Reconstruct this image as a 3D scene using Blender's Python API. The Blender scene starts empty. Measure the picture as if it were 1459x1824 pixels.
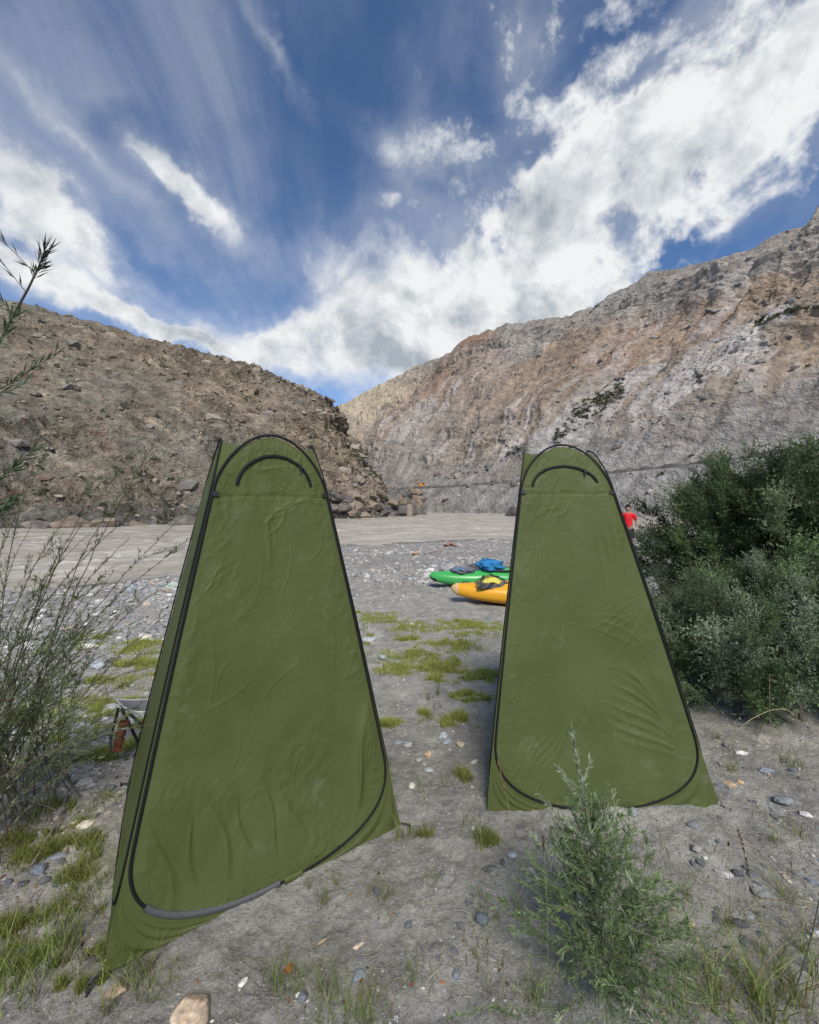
import bpy, math, random
import numpy as np
from mathutils import Vector, Matrix
R = math.radians
rng = np.random.default_rng(7)
random.seed(7)
S = bpy.context.scene
COL = S.collection

# ------------------------------------------------------------------ camera
CAMH, HORZ, FPX, CX = 1.6, 900.0, 730.0, 729.5      # eye height (m); horizon row, focal length, centre column in photo pixels
cam = bpy.data.cameras.new("camera"); cam_o = bpy.data.objects.new("camera", cam); COL.objects.link(cam_o)
cam_o.location = (0, 0, CAMH); cam_o.rotation_euler = (R(90), 0, 0)
cam.sensor_fit = 'VERTICAL'; cam.sensor_height = 36; cam.lens = FPX/1824*36
cam.shift_y = -12/1824; cam.clip_start = 0.05; cam.clip_end = 5000
S.camera = cam_o

def P(px, py, Y):
    return np.array([(px-CX)/FPX*Y, Y, CAMH+(HORZ-py)/FPX*Y])
def G(px, py, z=0.0):
    Y = (CAMH-z)*FPX/(py-HORZ)
    return np.array([(px-CX)/FPX*Y, Y, z])

# ------------------------------------------------------------------ node helper
class NT:
    def __init__(s, nt): s.t = nt; nt.nodes.clear()
    def __call__(s, typ, props=None, **inp):
        n = s.t.nodes.new(typ)
        for k, v in (props or {}).items(): setattr(n, k, v)
        for k, v in inp.items():
            key = int(k[1:]) if (k[0] == 'i' and k[1:].isdigit()) else k.replace('_', ' ')
            sk = n.inputs[key]
            if isinstance(v, bpy.types.NodeSocket): s.t.links.new(v, sk)
            else:
                if sk.type == 'RGBA' and len(v) == 3: v = (*v, 1)
                sk.default_value = v
        return n
    def math(s, op, a, b=0.0, c=None, clamp=False):
        kw = dict(i0=a, i1=b)
        if c is not None: kw['i2'] = c
        return s('ShaderNodeMath', {'operation': op, 'use_clamp': clamp}, **kw).outputs[0]
    def noise(s, vec, scale, detail=4, rough=.55, dist=0.0):
        return s('ShaderNodeTexNoise', {'noise_dimensions': '3D'}, Vector=vec, Scale=scale, Detail=detail, Roughness=rough, Distortion=dist).outputs['Fac']
    def rng(s, v, a, b, c=0.0, d=1.0, interp='SMOOTHSTEP'):
        return s('ShaderNodeMapRange', {'interpolation_type': interp}, Value=v, i1=a, i2=b, i3=c, i4=d).outputs[0]
    def mix(s, f, a, b, bt='MIX'):
        n = s('ShaderNodeMix', {'data_type': 'RGBA', 'blend_type': bt})
        for k, v in ((0, f), (6, a), (7, b)):
            if isinstance(v, bpy.types.NodeSocket): s.t.links.new(v, n.inputs[k])
            else: n.inputs[k].default_value = (*v, 1) if (k > 0 and len(v) == 3) else v
        return n.outputs[2]

# ------------------------------------------------------------------ sky
SUN_EL, SUN_AZ = 48, 172     # azimuth: clockwise from the view direction (+Y)
W = bpy.data.worlds.new("World"); S.world = W; W.use_nodes = True
w = NT(W.node_tree)
sky = w('ShaderNodeTexSky', {'sky_type': 'NISHITA', 'sun_disc': False, 'sun_elevation': R(SUN_EL), 'sun_rotation': R(SUN_AZ),
        'altitude': 3200, 'air_density': 1.0, 'dust_density': .6, 'ozone_density': 3.0}).outputs[0]
tc = w('ShaderNodeTexCoord').outputs['Generated']
sx = w('ShaderNodeSeparateXYZ', Vector=tc)
X_, Y_, Z_ = sx.outputs
wn = w('ShaderNodeTexNoise', {'noise_dimensions': '3D'}, Vector=tc, Scale=3.2, Detail=5, Roughness=.6).outputs['Color']
wn2 = w('ShaderNodeTexNoise', {'noise_dimensions': '3D'}, Vector=tc, Scale=11.0, Detail=5, Roughness=.6).outputs['Color']
uw = w('ShaderNodeCombineXYZ', X=w.math('ARCTAN2', X_, Y_), Y=w.math('ARCSINE', Z_), Z=0.0).outputs[0]
def vm(op, a, b, s=1.0):
    n = w('ShaderNodeVectorMath', {'operation': op}, i0=a, i1=b)
    return n.outputs[0]
wo = vm('ADD', vm('MULTIPLY', vm('SUBTRACT', wn, (.5, .5, .5)), (.30, .22, 0)), vm('MULTIPLY', vm('SUBTRACT', wn2, (.5, .5, .5)), (.10, .08, 0)))
uwd = vm('ADD', uw, wo)
# cloud banks: centre (as a direction), half sizes, tilt and weight
CL = [(140,330,330,260,-20,.14),(1230,250,300,150,-14,.80),(1010,300,200,130,-8,.58),(980,460,200,120,-25,.60),(1420,230,200,150,-20,.42),(1190,130,240,70,-20,.34),
      (720,640,300,90,0,.92),(560,610,150,40,0,.75),(680,500,190,130,-30,.58),(840,560,220,90,0,.62),(1000,540,130,70,0,.45),(620,470,90,70,0,.3),
      (200,545,280,22,11,.9),(60,510,190,46,12,.6),(170,470,220,46,24,.42),(30,340,150,60,30,.6),(110,420,130,60,30,.35),(385,385,130,40,32,.52),(330,330,90,26,30,.5),(140,260,210,34,26,.36),(300,575,80,14,8,.4),
      (500,105,75,30,42,.5),(720,255,120,55,12,.52),(690,350,26,12,0,.45),(1390,80,160,60,-30,.62),(940,70,60,110,-25,.62),(1150,40,200,40,-15,.42),
      (1120,190,120,40,-30,.3),(1290,440,40,20,-20,-.5),(1180,465,80,22,-25,-.5),(480,540,70,60,0,-.55),(300,480,110,22,20,-.4),(1150,125,70,40,-10,-.3),(620,150,110,130,0,-.2),(850,180,60,60,0,-.2),(500,400,60,60,0,-.2),(860,340,60,30,0,-.15)]
acc = None
for px, py, rx, ry, rot, wt in CL:
    u = math.atan((px-CX)/FPX); rr = math.hypot(FPX, px-CX); el = math.atan((HORZ-py)/rr)
    su = math.cos(u)**2/FPX*1.15; sw = math.cos(el)**2/rr*1.15
    mp = w('ShaderNodeMapping', {'vector_type': 'TEXTURE'}, Vector=uwd, Location=(u, el, 0), Rotation=(0, 0, R(-rot)), Scale=(rx*su*1.5, ry*sw*1.5, 1)).outputs[0]
    ln = w('ShaderNodeVectorMath', {'operation': 'LENGTH'}, i0=mp).outputs['Value']
    m = w.rng(ln, 1.0, 0.0, 0.0, wt*1.15)
    acc = m if acc is None else w.math('ADD', acc, m)
den = w.math('MINIMUM', acc, 1.25)
# planar cloud-layer coordinates (perspective thinning towards the horizon)
zz = w.math('MAXIMUM', w.math('ADD', Z_, .16), .05)
pl = w('ShaderNodeCombineXYZ', X=w.math('DIVIDE', X_, zz), Y=w.math('DIVIDE', Y_, zz), Z=0.0).outputs[0]
plr = w('ShaderNodeMapping', {'vector_type': 'POINT'}, Vector=pl, Rotation=(0, 0, R(8)), Scale=(1.9, .7, 1)).outputs[0]
f1 = w.noise(plr, 1.1, 10, .60, .55)
f2 = w.noise(tc, 7.0, 12, .60, .25)
f2b = w.noise(vm('ADD', tc, (.03, -.03, .045)), 7.0, 5, .60, .25)
f3 = w.noise(tc, 21.0, 9, .62, .2)
side = w.math('MULTIPLY', w.rng(X_, -.15, .2), w.rng(Z_, .25, .45))
fm = w.math('MULTIPLY', w.math('SUBTRACT', f1, .5), w.math('SUBTRACT', 1.5, w.math('MULTIPLY', side, .7)))
fm = w.math('ADD', fm, w.math('MULTIPLY', w.math('SUBTRACT', f2, .5), w.math('ADD', .7, w.math('MULTIPLY', side, 2.3))))
fm = w.math('ADD', fm, w.math('MULTIPLY', w.math('SUBTRACT', f3, .5), w.math('ADD', .35, w.math('MULTIPLY', side, 1.2))))
raw = w.math('ADD', den, fm)
dens = w.rng(raw, .12, w.math('SUBTRACT', 1.30, w.math('MULTIPLY', side, .30)))
veil = w.rng(w.math('ADD', f1, w.math('MULTIPLY', den, .3)), .38, .95, 0, .5)
dens = w.math('MAXIMUM', dens, veil)
shade = w.math('ADD', w.rng(raw, .75, 1.6, 0, .55), w.math('MULTIPLY', w.math('SUBTRACT', f2b, f2), 3.8), clamp=True)
low = w.rng(Z_, .45, .12)
SKYB = 0.115
K = 1/SKYB
ccol = w.mix(shade, (.64*K, .65*K, .655*K), (.29*K, .325*K, .365*K))
# the Nishita blue, a little more saturated as a phone camera records it
hsv = w('ShaderNodeHueSaturation', Saturation=1.08, Value=1.02, Color=sky).outputs[0]
fin = w.mix(dens, hsv, ccol)
bg = w('ShaderNodeBackground', Color=fin, Strength=SKYB)
w('ShaderNodeOutputWorld', Surface=bg.outputs[0])

# ------------------------------------------------------------------ sun (a broad one: it stands behind thin cloud)
sun = bpy.data.lights.new("sun", 'SUN'); sun.energy = 3.1; sun.angle = R(24); sun.color = (1, .93, .83)
sun_o = bpy.data.objects.new("sun", sun); COL.objects.link(sun_o)
sd = Vector((math.sin(R(SUN_AZ))*math.cos(R(SUN_EL)), math.cos(R(SUN_AZ))*math.cos(R(SUN_EL)), math.sin(R(SUN_EL))))
sun_o.rotation_euler = sd.to_track_quat('Z', 'Y').to_euler()
S.view_settings.view_transform = 'Standard'; S.view_settings.look = 'None'
S.view_settings.gamma = 1; S.view_settings.exposure = 0.46
S.cycles.max_bounces = 6; S.cycles.transparent_max_bounces = 6

# ------------------------------------------------------------------ noise in numpy
_perm = np.random.default_rng(3).permutation(256); _perm = np.concatenate([_perm, _perm, _perm])
_grad = np.random.default_rng(4).normal(size=(256, 3)); _grad /= np.linalg.norm(_grad, axis=1)[:, None]
def pn(x, y, z=0.0):
    x, y, z = np.broadcast_arrays(np.asarray(x, float), y, z)
    xi, yi, zi = np.floor(x).astype(int), np.floor(y).astype(int), np.floor(z).astype(int)
    xf, yf, zf = x-xi, y-yi, z-zi
    xi &= 255; yi &= 255; zi &= 255
    fu, fv, fw = [t*t*t*(t*(t*6-15)+10) for t in (xf, yf, zf)]
    def g(a, b, c):
        h = _perm[_perm[_perm[(xi+a) & 255]+((yi+b) & 255)]+((zi+c) & 255)]
        gr = _grad[h]
        return gr[..., 0]*(xf-a)+gr[..., 1]*(yf-b)+gr[..., 2]*(zf-c)
    l = lambda a, b, t: a+(b-a)*t
    r = l(l(l(g(0,0,0), g(1,0,0), fu), l(g(0,1,0), g(1,1,0), fu), fv), l(l(g(0,0,1), g(1,0,1), fu), l(g(0,1,1), g(1,1,1), fu), fv), fw)
    return r*1.6
def fbm(x, y, z=0.0, o=5, gain=.5, lac=2.03):
    a, f, t = 1.0, 1.0, 0.0
    for i in range(o):
        t = t+a*pn(np.asarray(x)*f+i*17.3, np.asarray(y)*f-i*9.1, np.asarray(z)*f+i*3.7); a *= gain; f *= lac
    return t
def ridged(x, y, z=0.0, o=5, gain=.55, lac=2.07):
    a, f, t, n = 1.0, 1.0, 0.0, 0.0
    for i in range(o):
        t = t+a*(1-np.abs(pn(np.asarray(x)*f+i*11.3, np.asarray(y)*f-i*7.1, np.asarray(z)*f+i*5.7))*2.2); n += a; a *= gain; f *= lac
    return t/n
def sstep(a, b, x):
    t = np.clip((np.asarray(x, float)-a)/(b-a), 0, 1); return t*t*(3-2*t)

# ------------------------------------------------------------------ mesh helpers
def tag(o, label=None, cat=None, group=None, kind=None):
    for k, v in (('label', label), ('category', cat), ('group', group), ('kind', kind)):
        if v: o[k] = v
    return o
def mesh(name, v, f, mat=None, parent=None, smooth=True, col=None):
    """v (n,3); f (m,3|4) int array or list; col (n,3) vertex base colour."""
    me = bpy.data.meshes.new(name)
    v = np.asarray(v, float)
    if isinstance(f, list): me.from_pydata(v.tolist(), [], f)
    else:
        f = np.asarray(f); k = f.shape[1]
        me.vertices.add(len(v)); me.vertices.foreach_set('co', v.ravel())
        me.loops.add(f.size); me.loops.foreach_set('vertex_index', f.ravel().astype(np.int32))
        me.polygons.add(len(f)); me.polygons.foreach_set('loop_start', (np.arange(len(f))*k).astype(np.int32))
        me.polygons.foreach_set('loop_total', np.full(len(f), k, np.int32))
        me.update(calc_edges=True)
    me.polygons.foreach_set('use_smooth', [smooth]*len(me.polygons))
    if col is not None:
        a = me.color_attributes.new('col', 'FLOAT_COLOR', 'POINT')
        c = np.ones((len(v), 4)); c[:, :3] = np.clip(col, 0, 1); a.data.foreach_set('color', c.ravel())
    if mat: me.materials.append(mat)
    me.validate()
    o = bpy.data.objects.new(name, me); COL.objects.link(o)
    if parent: o.parent = parent
    return o
def gridf(nu, nv, wrap=False):
    i, j = np.meshgrid(np.arange(nu-(0 if wrap else 1)), np.arange(nv-1), indexing='ij')
    i2 = (i+1) % nu
    return np.stack([i*nv+j, i2*nv+j, i2*nv+j+1, i*nv+j+1], -1).reshape(-1, 4)
def empty(name, loc=(0, 0, 0), label=None, cat=None, group=None, rz=0.0):
    o = bpy.data.objects.new(name, None); COL.objects.link(o); o.location = loc; o.rotation_euler.z = rz
    o.empty_display_size = .1
    return tag(o, label, cat, group)
def tube(pts, r, n=8, flat=1.0, closed=False, nrm=None):
    """sweep; r scalar or per point; flat squashes along nrm. returns v,f"""
    pts = np.asarray(pts, float); m = len(pts)
    r = np.broadcast_to(np.asarray(r, float), (m,))
    if closed: t = np.roll(pts, -1, 0)-np.roll(pts, 1, 0)
    else: t = np.gradient(pts, axis=0)
    t /= np.linalg.norm(t, axis=1)[:, None]+1e-12
    if nrm is None:
        ref = np.array([0, 0, 1.]) if abs(t[:, 2]).mean() < .8 else np.array([1., 0, 0])
        nn = np.broadcast_to(ref, t.shape)
    else: nn = np.broadcast_to(np.asarray(nrm, float), t.shape)
    b = np.cross(t, nn); b /= np.linalg.norm(b, axis=1)[:, None]+1e-12
    nn = np.cross(b, t)
    a = np.linspace(0, 2*np.pi, n, endpoint=False)
    v = pts[:, None]+r[:, None, None]*(np.cos(a)[None, :, None]*b[:, None]+flat*np.sin(a)[None, :, None]*nn[:, None])
    v = v.reshape(-1, 3)
    i, j = np.meshgrid(np.arange(m if closed else m-1), np.arange(n), indexing='ij')
    i2 = (i+1) % m; j2 = (j+1) % n
    f = np.stack([i*n+j, i*n+j2, i2*n+j2, i2*n+j], -1).reshape(-1, 4)
    return v, f
class MB:
    """collects quads/tris with per-vertex colour into one mesh"""
    def __init__(s): s.v = []; s.f = []; s.c = []; s.n = 0
    def add(s, v, f, c=(.5, .5, .5)):
        v = np.asarray(v, float); f = np.asarray(f)
        if f.shape[1] == 3: f = np.concatenate([f, f[:, 2:]], 1)
        s.v.append(v); s.f.append(f+s.n); s.n += len(v); s.c.append(np.broadcast_to(np.asarray(c, float), v.shape).copy())
    def build(s, name, mat, parent=None, smooth=True):
        v = np.concatenate(s.v); f = np.concatenate(s.f); c = np.concatenate(s.c)
        tri = f[:, 2] == f[:, 3]
        if tri.all(): return mesh(name, v, f[:, :3], mat, parent, smooth, c)
        if not tri.any(): return mesh(name, v, f, mat, parent, smooth, c)
        fl = [tuple(x[:3]) if t else tuple(x) for x, t in zip(f.tolist(), tri)]
        return mesh(name, v, fl, mat, parent, smooth, c)
def box(c, s, rot=None, bev=0.0):
    """box with chamfered edges: 24 verts"""
    c = np.asarray(c, float); h = np.asarray(s, float)/2; b = min(bev if bev else .04*min(s), .45*min(s))
    v = []; idx = {}
    for sx_ in (-1, 1):
        for sy_ in (-1, 1):
            for sz_ in (-1, 1):
                for ax in range(3):
                    p = np.array([sx_*h[0], sy_*h[1], sz_*h[2]]); sg = np.array([sx_, sy_, sz_])
                    q = p-sg*b; q[ax] = p[ax]; idx[(sx_, sy_, sz_, ax)] = len(v); v.append(q)
    f = []
    for ax in range(3):
        o1, o2 = [k for k in range(3) if k != ax]
        for s0 in (-1, 1):
            quad = []
            for a_, b_ in ((-1, -1), (1, -1), (1, 1), (-1, 1)):
                k = [0, 0, 0]; k[ax] = s0; k[o1] = a_; k[o2] = b_; quad.append(idx[(*k, ax)])
            f.append(quad)
        for a_ in (-1, 1):          # edge chamfers along axis ax
            for b_ in (-1, 1):
                def kk(sv, axx):
                    k = [0, 0, 0]; k[ax] = sv; k[o1] = a_; k[o2] = b_; return idx[(*k, axx)]
                f.append([kk(-1, o1), kk(1, o1), kk(1, o2), kk(-1, o2)])
    for sx_ in (-1, 1):
        for sy_ in (-1, 1):
            for sz_ in (-1, 1): f.append([idx[(sx_, sy_, sz_, 0)], idx[(sx_, sy_, sz_, 1)], idx[(sx_, sy_, sz_, 2)], idx[(sx_, sy_, sz_, 2)]])
    v = np.array(v)
    if rot is not None: v = v@np.array(rot).T
    return v+c, np.array(f)
def rotz(a): c, s = math.cos(a), math.sin(a); return np.array([[c, -s, 0], [s, c, 0], [0, 0, 1.]])
def roty(a): c, s = math.cos(a), math.sin(a); return np.array([[c, 0, s], [0, 1., 0], [-s, 0, c]])
def rotx(a): c, s = math.cos(a), math.sin(a); return np.array([[1., 0, 0], [0, c, -s], [0, s, c]])
def ico(sub):
    import bmesh
    bm = bmesh.new(); bmesh.ops.create_icosphere(bm, subdivisions=sub, radius=1)
    v = np.array([p.co[:] for p in bm.verts]); f = np.array([[q.index for q in p.verts] for p in bm.faces]); bm.free()
    return v, f
ICO0, ICO1, ICO3, ICO4 = ico(1), ico(2), ico(4), ico(5)

# ------------------------------------------------------------------ materials
def new_mat(name):
    m = bpy.data.materials.new(name); m.use_nodes = True; n = NT(m.node_tree)
    return m, n
def out(n, sh): n('ShaderNodeOutputMaterial', Surface=sh)
def vmat(name, rough=.9, scale=8.0, amt=.35, bump=.3, bdist=.01, spec=.25, bscale=None, stretch=(1, 1, 1), tr=0.0, metal=0.0, coord='Object', detail=8, vor=0.0):
    m, n = new_mat(name)
    at = n('ShaderNodeAttribute', {'attribute_name': 'col'}).outputs['Color']
    co = n('ShaderNodeTexCoord').outputs[coord]
    mp = n('ShaderNodeMapping', Vector=co, Scale=stretch).outputs[0]
    f = n.noise(mp, scale, detail, .62)
    k = n.rng(f, .3, .7, 1-amt, 1+amt, 'LINEAR')
    c = n('ShaderNodeVectorMath', {'operation': 'SCALE'}, i0=at, Scale=k).outputs[0]
    bs = n('ShaderNodeBsdfPrincipled', Base_Color=c, Roughness=rough, Metallic=metal)
    bs.inputs['Specular IOR Level'].default_value = spec
    if bump:
        h = n.noise(mp, bscale or scale*1.7, detail, .65)
        if vor:
            vo_ = n('ShaderNodeTexVoronoi', {'feature': 'F1'}, Vector=n('ShaderNodeVectorMath', {'operation': 'ADD'}, i0=mp, i1=n('ShaderNodeVectorMath', {'operation': 'SCALE'}, i0=n('ShaderNodeTexNoise', Vector=mp, Scale=vor*1.3, Detail=3.0).outputs['Color'], Scale=.5/vor).outputs[0]).outputs[0], Scale=vor, Detail=4.0, Roughness=.7, Randomness=1.0).outputs['Distance']
            h = n.math('ADD', h, n.math('MULTIPLY', vo_, .9))
        bp = n('ShaderNodeBump', Strength=bump, Distance=bdist, Height=h).outputs[0]
        n.t.links.new(bp, bs.inputs['Normal'])
    sh = bs.outputs[0]
    if tr:
        t = n('ShaderNodeBsdfTranslucent', Color=c)
        sh = n('ShaderNodeMixShader', i0=tr, i1=sh, i2=t.outputs[0]).outputs[0]
    out(n, sh); return m
def plain(name, c, rough=.5, spec=.4, scale=40.0, amt=.12, bump=.1, bdist=.002, metal=0.0):
    m, n = new_mat(name)
    co = n('ShaderNodeTexCoord').outputs['Object']
    f = n.noise(co, scale, 6, .6)
    k = n.rng(f, .3, .7, 1-amt, 1+amt, 'LINEAR')
    cc = n('ShaderNodeVectorMath', {'operation': 'SCALE'}, i0=c, Scale=k).outputs[0]
    bs = n('ShaderNodeBsdfPrincipled', Base_Color=cc, Roughness=rough, Metallic=metal)
    bs.inputs['Specular IOR Level'].default_value = spec
    bp = n('ShaderNodeBump', Strength=bump, Distance=bdist, Height=f).outputs[0]
    n.t.links.new(bp, bs.inputs['Normal'])
    out(n, bs.outputs[0]); return m
M_rock = vmat("mountain_rock", .95, .4, .34, .9, .75, .1, bscale=.5, detail=12, vor=.3, stretch=(1, .6, 1))
M_hill = vmat("hill_rock", .95, .9, .42, 1, .6, .1, bscale=.9, detail=12, vor=.7)
M_scat = vmat("boulder_stone", .92, 3.0, .3, .4, .05, .15)
M_stone = vmat("river_stone", .85, 34.0, .36, .7, .006, .2)
M_leaf = vmat("leaf", .6, 30.0, .2, 0, .0, .16, tr=.3)
M_grass = vmat("grass_blade", .6, 20.0, .15, 0, 0, .15, tr=.35)
M_stem = vmat("stem_bark", .75, 90.0, .25, .2, .001, .3)
M_black = plain("black_webbing", (.017, .017, .019), .5, .45, 300, .3, .3, .001)

def ground_mat():
    m, n = new_mat("sandy_silt")
    at = n('ShaderNodeAttribute', {'attribute_name': 'col'}).outputs['Color']
    co = n('ShaderNodeTexCoord').outputs['Object']
    f1 = n.noise(co, 6.0, 10, .68); f2 = n.noise(co, 55.0, 8, .7); f3 = n.noise(co, 260.0, 3, .6)
    k = n.math('ADD', n.rng(f1, .3, .7, .66, 1.3, 'LINEAR'), n.rng(f2, .3, .7, -.24, .24, 'LINEAR'))
    k = n.math('ADD', k, n.rng(f3, .3, .7, -.14, .14, 'LINEAR'))
    c = n('ShaderNodeVectorMath', {'operation': 'SCALE'}, i0=at, Scale=k).outputs[0]
    # tiny pale and dark grit
    vo = n('ShaderNodeTexVoronoi', {'feature': 'F1'}, Vector=co, Scale=75.0)
    grit = n.rng(vo.outputs['Distance'], .24, .12)
    sel = n('ShaderNodeSeparateColor', Color=vo.outputs['Color'])
    gm = n.math('MULTIPLY', grit, n.rng(sel.outputs[0], .50, .54))
    gc = n.mix(n.rng(sel.outputs[1], .4, .6), (.10, .10, .105), (.42, .40, .37))
    c = n.mix(n.math('MULTIPLY', gm, .8), c, gc)
    bs = n('ShaderNodeBsdfPrincipled', Base_Color=c, Roughness=.95)
    bs.inputs['Specular IOR Level'].default_value = .15
    h = n.math('ADD', n.math('MULTIPLY', n.noise(co, 22.0, 9, .7), 1.0), n.math('MULTIPLY', f2, .35))
    h = n.math('ADD', h, n.math('MULTIPLY', gm, .12))
    n.t.links.new(n('ShaderNodeBump', Strength=.95, Distance=.032, Height=h).outputs[0], bs.inputs['Normal'])
    out(n, bs.outputs[0]); return m
M_ground = ground_mat()

def water_mat():
    m, n = new_mat("silty_water")
    at = n('ShaderNodeAttribute', {'attribute_name': 'col'}).outputs['Color']
    co = n('ShaderNodeTexCoord').outputs['Object']
    mp = n('ShaderNodeMapping', Vector=co, Rotation=(0, 0, R(-12)), Scale=(.55, 1.2, 1)).outputs[0]
    f = n.noise(mp, 1.3, 9, .68, 1.1)
    f2 = n.noise(mp, .35, 5, .6, .4)
    c = n.mix(n.rng(f, .35, .68), at, n('ShaderNodeVectorMath', {'operation': 'SCALE'}, i0=at, Scale=1.45).outputs[0])
    c = n.mix(n.rng(f2, .42, .62, 0, .45), c, (.30, .265, .20))
    bs = n('ShaderNodeBsdfPrincipled', Base_Color=c, Roughness=.22)
    bs.inputs['Specular IOR Level'].default_value = .45
    n.t.links.new(n('ShaderNodeBump', Strength=.7, Distance=.12, Height=f).outputs[0], bs.inputs['Normal'])
    out(n, bs.outputs[0]); return m
M_water = water_mat()

# ------------------------------------------------------------------ ground
_sx = np.array([-400, -30, -11, -8.5, -6, -3.7, 7, 25, 60, 400.])
_sy = np.array([7, 9.5, 11, 12.9, 17.5, 24.5, 29.5, 42, 70, 300.])
WZ = -.75
def shore(x): return np.interp(x, _sx, _sy)
def gbase(x, y):
    q = y/shore(x)
    z = WZ*sstep(.25, 1.0, q)-np.clip(q-1, 0, 1)*2.2
    return z+.012*np.sin(x*1.3+1)*np.sin(y*1.1)
def gz(x, y):
    x = np.asarray(x, float); y = np.asarray(y, float)
    r = np.hypot(x, y); near = 1-sstep(9, 25, r)
    z = gbase(x, y)
    z = z+.022*fbm(x*1.1, y*1.1, 0, 3)+near*(.015*fbm(x*5, y*5, 3.3, 3)+.0075*fbm(x*17, y*17, 7.1, 4))
    return z
def wellipse(px, py, rx, ry):
    c = G(px, py); a = G(px, py-ry); b = G(px, py+ry)
    return c[0], c[1], rx/FPX*c[1], abs(a[1]-b[1])/2
GP = [wellipse(*q) for q in [(665,1103,55,14),(740,1118,60,12),(850,1118,90,16),(800,1150,70,14),(785,1190,75,14),(700,1192,60,10),(730,1168,90,20),(850,1207,70,9),(830,1235,40,6),
      (250,1150,80,14),(265,1182,80,16),(200,1215,90,14),(170,1250,110,16),(255,1290,60,14),(230,1330,60,15),(120,1290,120,20),(30,1280,80,25),
      (190,1520,60,35),(150,1500,70,20),(30,1500,50,30),(40,1450,70,25),(100,1620,40,40),(60,1700,50,50),(15,1730,60,50),(185,1610,30,30),(130,1560,60,25)]]
_r = np.random.default_rng(12)
GP += [wellipse(_r.uniform(620, 895), _r.uniform(1092, 1300)**1.0, _r.uniform(8, 26), _r.uniform(3, 8)) for _ in range(34)]
GP += [wellipse(_r.uniform(10, 215), _r.uniform(1420, 1760), _r.uniform(12, 38), _r.uniform(8, 20)) for _ in range(22)]
GP += [wellipse(_r.uniform(620, 900), _r.uniform(1380, 1520), _r.uniform(10, 30), _r.uniform(5, 12)) for _ in range(9)]
GP += [wellipse(_r.uniform(90, 310), _r.uniform(1125, 1360), _r.uniform(10, 34), _r.uniform(4, 10)) for _ in range(26)]
def gmask(x, y):
    m = np.zeros_like(np.asarray(x, float))
    for cx, cy, rx, ry in GP:
        m = np.maximum(m, 1-np.sqrt(((x-cx)/rx)**2+((y-cy)/ry)**2)*.75)
    return np.clip(m, 0, 1)
def make_ground():
    r = np.concatenate([[0.02, .2], np.geomspace(.42, 14, 520), np.geomspace(14.15, 60, 130), np.geomspace(62, 2500, 40)])
    th = np.concatenate([np.linspace(-R(66), R(66), 720), np.linspace(R(68), R(292), 70)])   # from +Y, clockwise
    T, RR = np.meshgrid(th, r, indexing='ij')
    x = RR*np.sin(T); y = RR*np.cos(T)
    z = gz(x, y)
    far = sstep(150, 900, RR); z = z*(1-far)-2.5*far
    base = np.array([.345, .336, .308])
    n1 = fbm(x*.7, y*.7, 1, 5); n2 = fbm(x*3, y*3, 5, 4); n3 = fbm(x*.25, y*.25, 9, 4)
    c = base*(1+.16*n1+.12*n2)[..., None]
    damp = sstep(.05, .5, n2*.5+n1*.7)[..., None]; c = c*(1-damp*.30)
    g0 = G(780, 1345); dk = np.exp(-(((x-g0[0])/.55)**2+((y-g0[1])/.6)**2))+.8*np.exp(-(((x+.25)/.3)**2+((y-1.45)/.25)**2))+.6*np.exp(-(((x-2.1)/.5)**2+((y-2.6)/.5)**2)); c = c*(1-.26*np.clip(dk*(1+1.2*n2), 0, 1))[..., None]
    warm = sstep(-.1, .6, n3)[..., None]; c = c*(1-warm*.35)+np.array([.37, .345, .295])*warm*.35
    q = y/shore(x)
    gr = sstep(.28, .5, q+.05*n1)[..., None]; c = c*(1-gr)+np.array([.27, .258, .235])*(1+.25*n2[..., None])*gr
    wet = sstep(.93, .985, q+.012*n2)[..., None]; c = c*(1-wet*.45)
    moss = (sstep(.45, 1.0, gmask(x, y)+.35*n2))[..., None]; c = c*(1-moss*.4)+np.array([.22, .235, .11])*moss*.4
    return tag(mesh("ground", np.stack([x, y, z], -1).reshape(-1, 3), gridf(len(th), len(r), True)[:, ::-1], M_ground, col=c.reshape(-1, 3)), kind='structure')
make_ground()

# ------------------------------------------------------------------ river
def make_water():
    r = np.geomspace(8, 420, 330); th = np.linspace(-R(80), R(80), 420)
    T, RR = np.meshgrid(th, r, indexing='ij')
    x = RR*np.sin(T); y = RR*np.cos(T)
    rot = R(-14); u = x*math.cos(rot)-y*math.sin(rot); v = x*math.sin(rot)+y*math.cos(rot)
    h = fbm(u*.3, v*.7, 2, 5); h2 = ridged(u*.6+.6*fbm(u*.2, v*.4, 7, 3), v*1.2+.8*fbm(u*.25, v*.5, 3, 3), 5, 4)
    amp = .085*sstep(0, 5, y-shore(x))
    z = WZ+amp*h+amp*.8*(h2-.6)
    foam = sstep(.78, .95, h2+.22*fbm(u*.05, v*.12, 9, 3))
    c = np.array([.385, .36, .31])*(1+.38*h)[..., None]
    c = c*(1-foam[..., None]*.6)+np.array([.72, .71, .68])*foam[..., None]*.6
    return tag(mesh("river_water", np.stack([x, y, z], -1).reshape(-1, 3), gridf(len(th), len(r))[:, ::-1], M_water, col=c.reshape(-1, 3)), kind='structure')
make_water()

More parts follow.
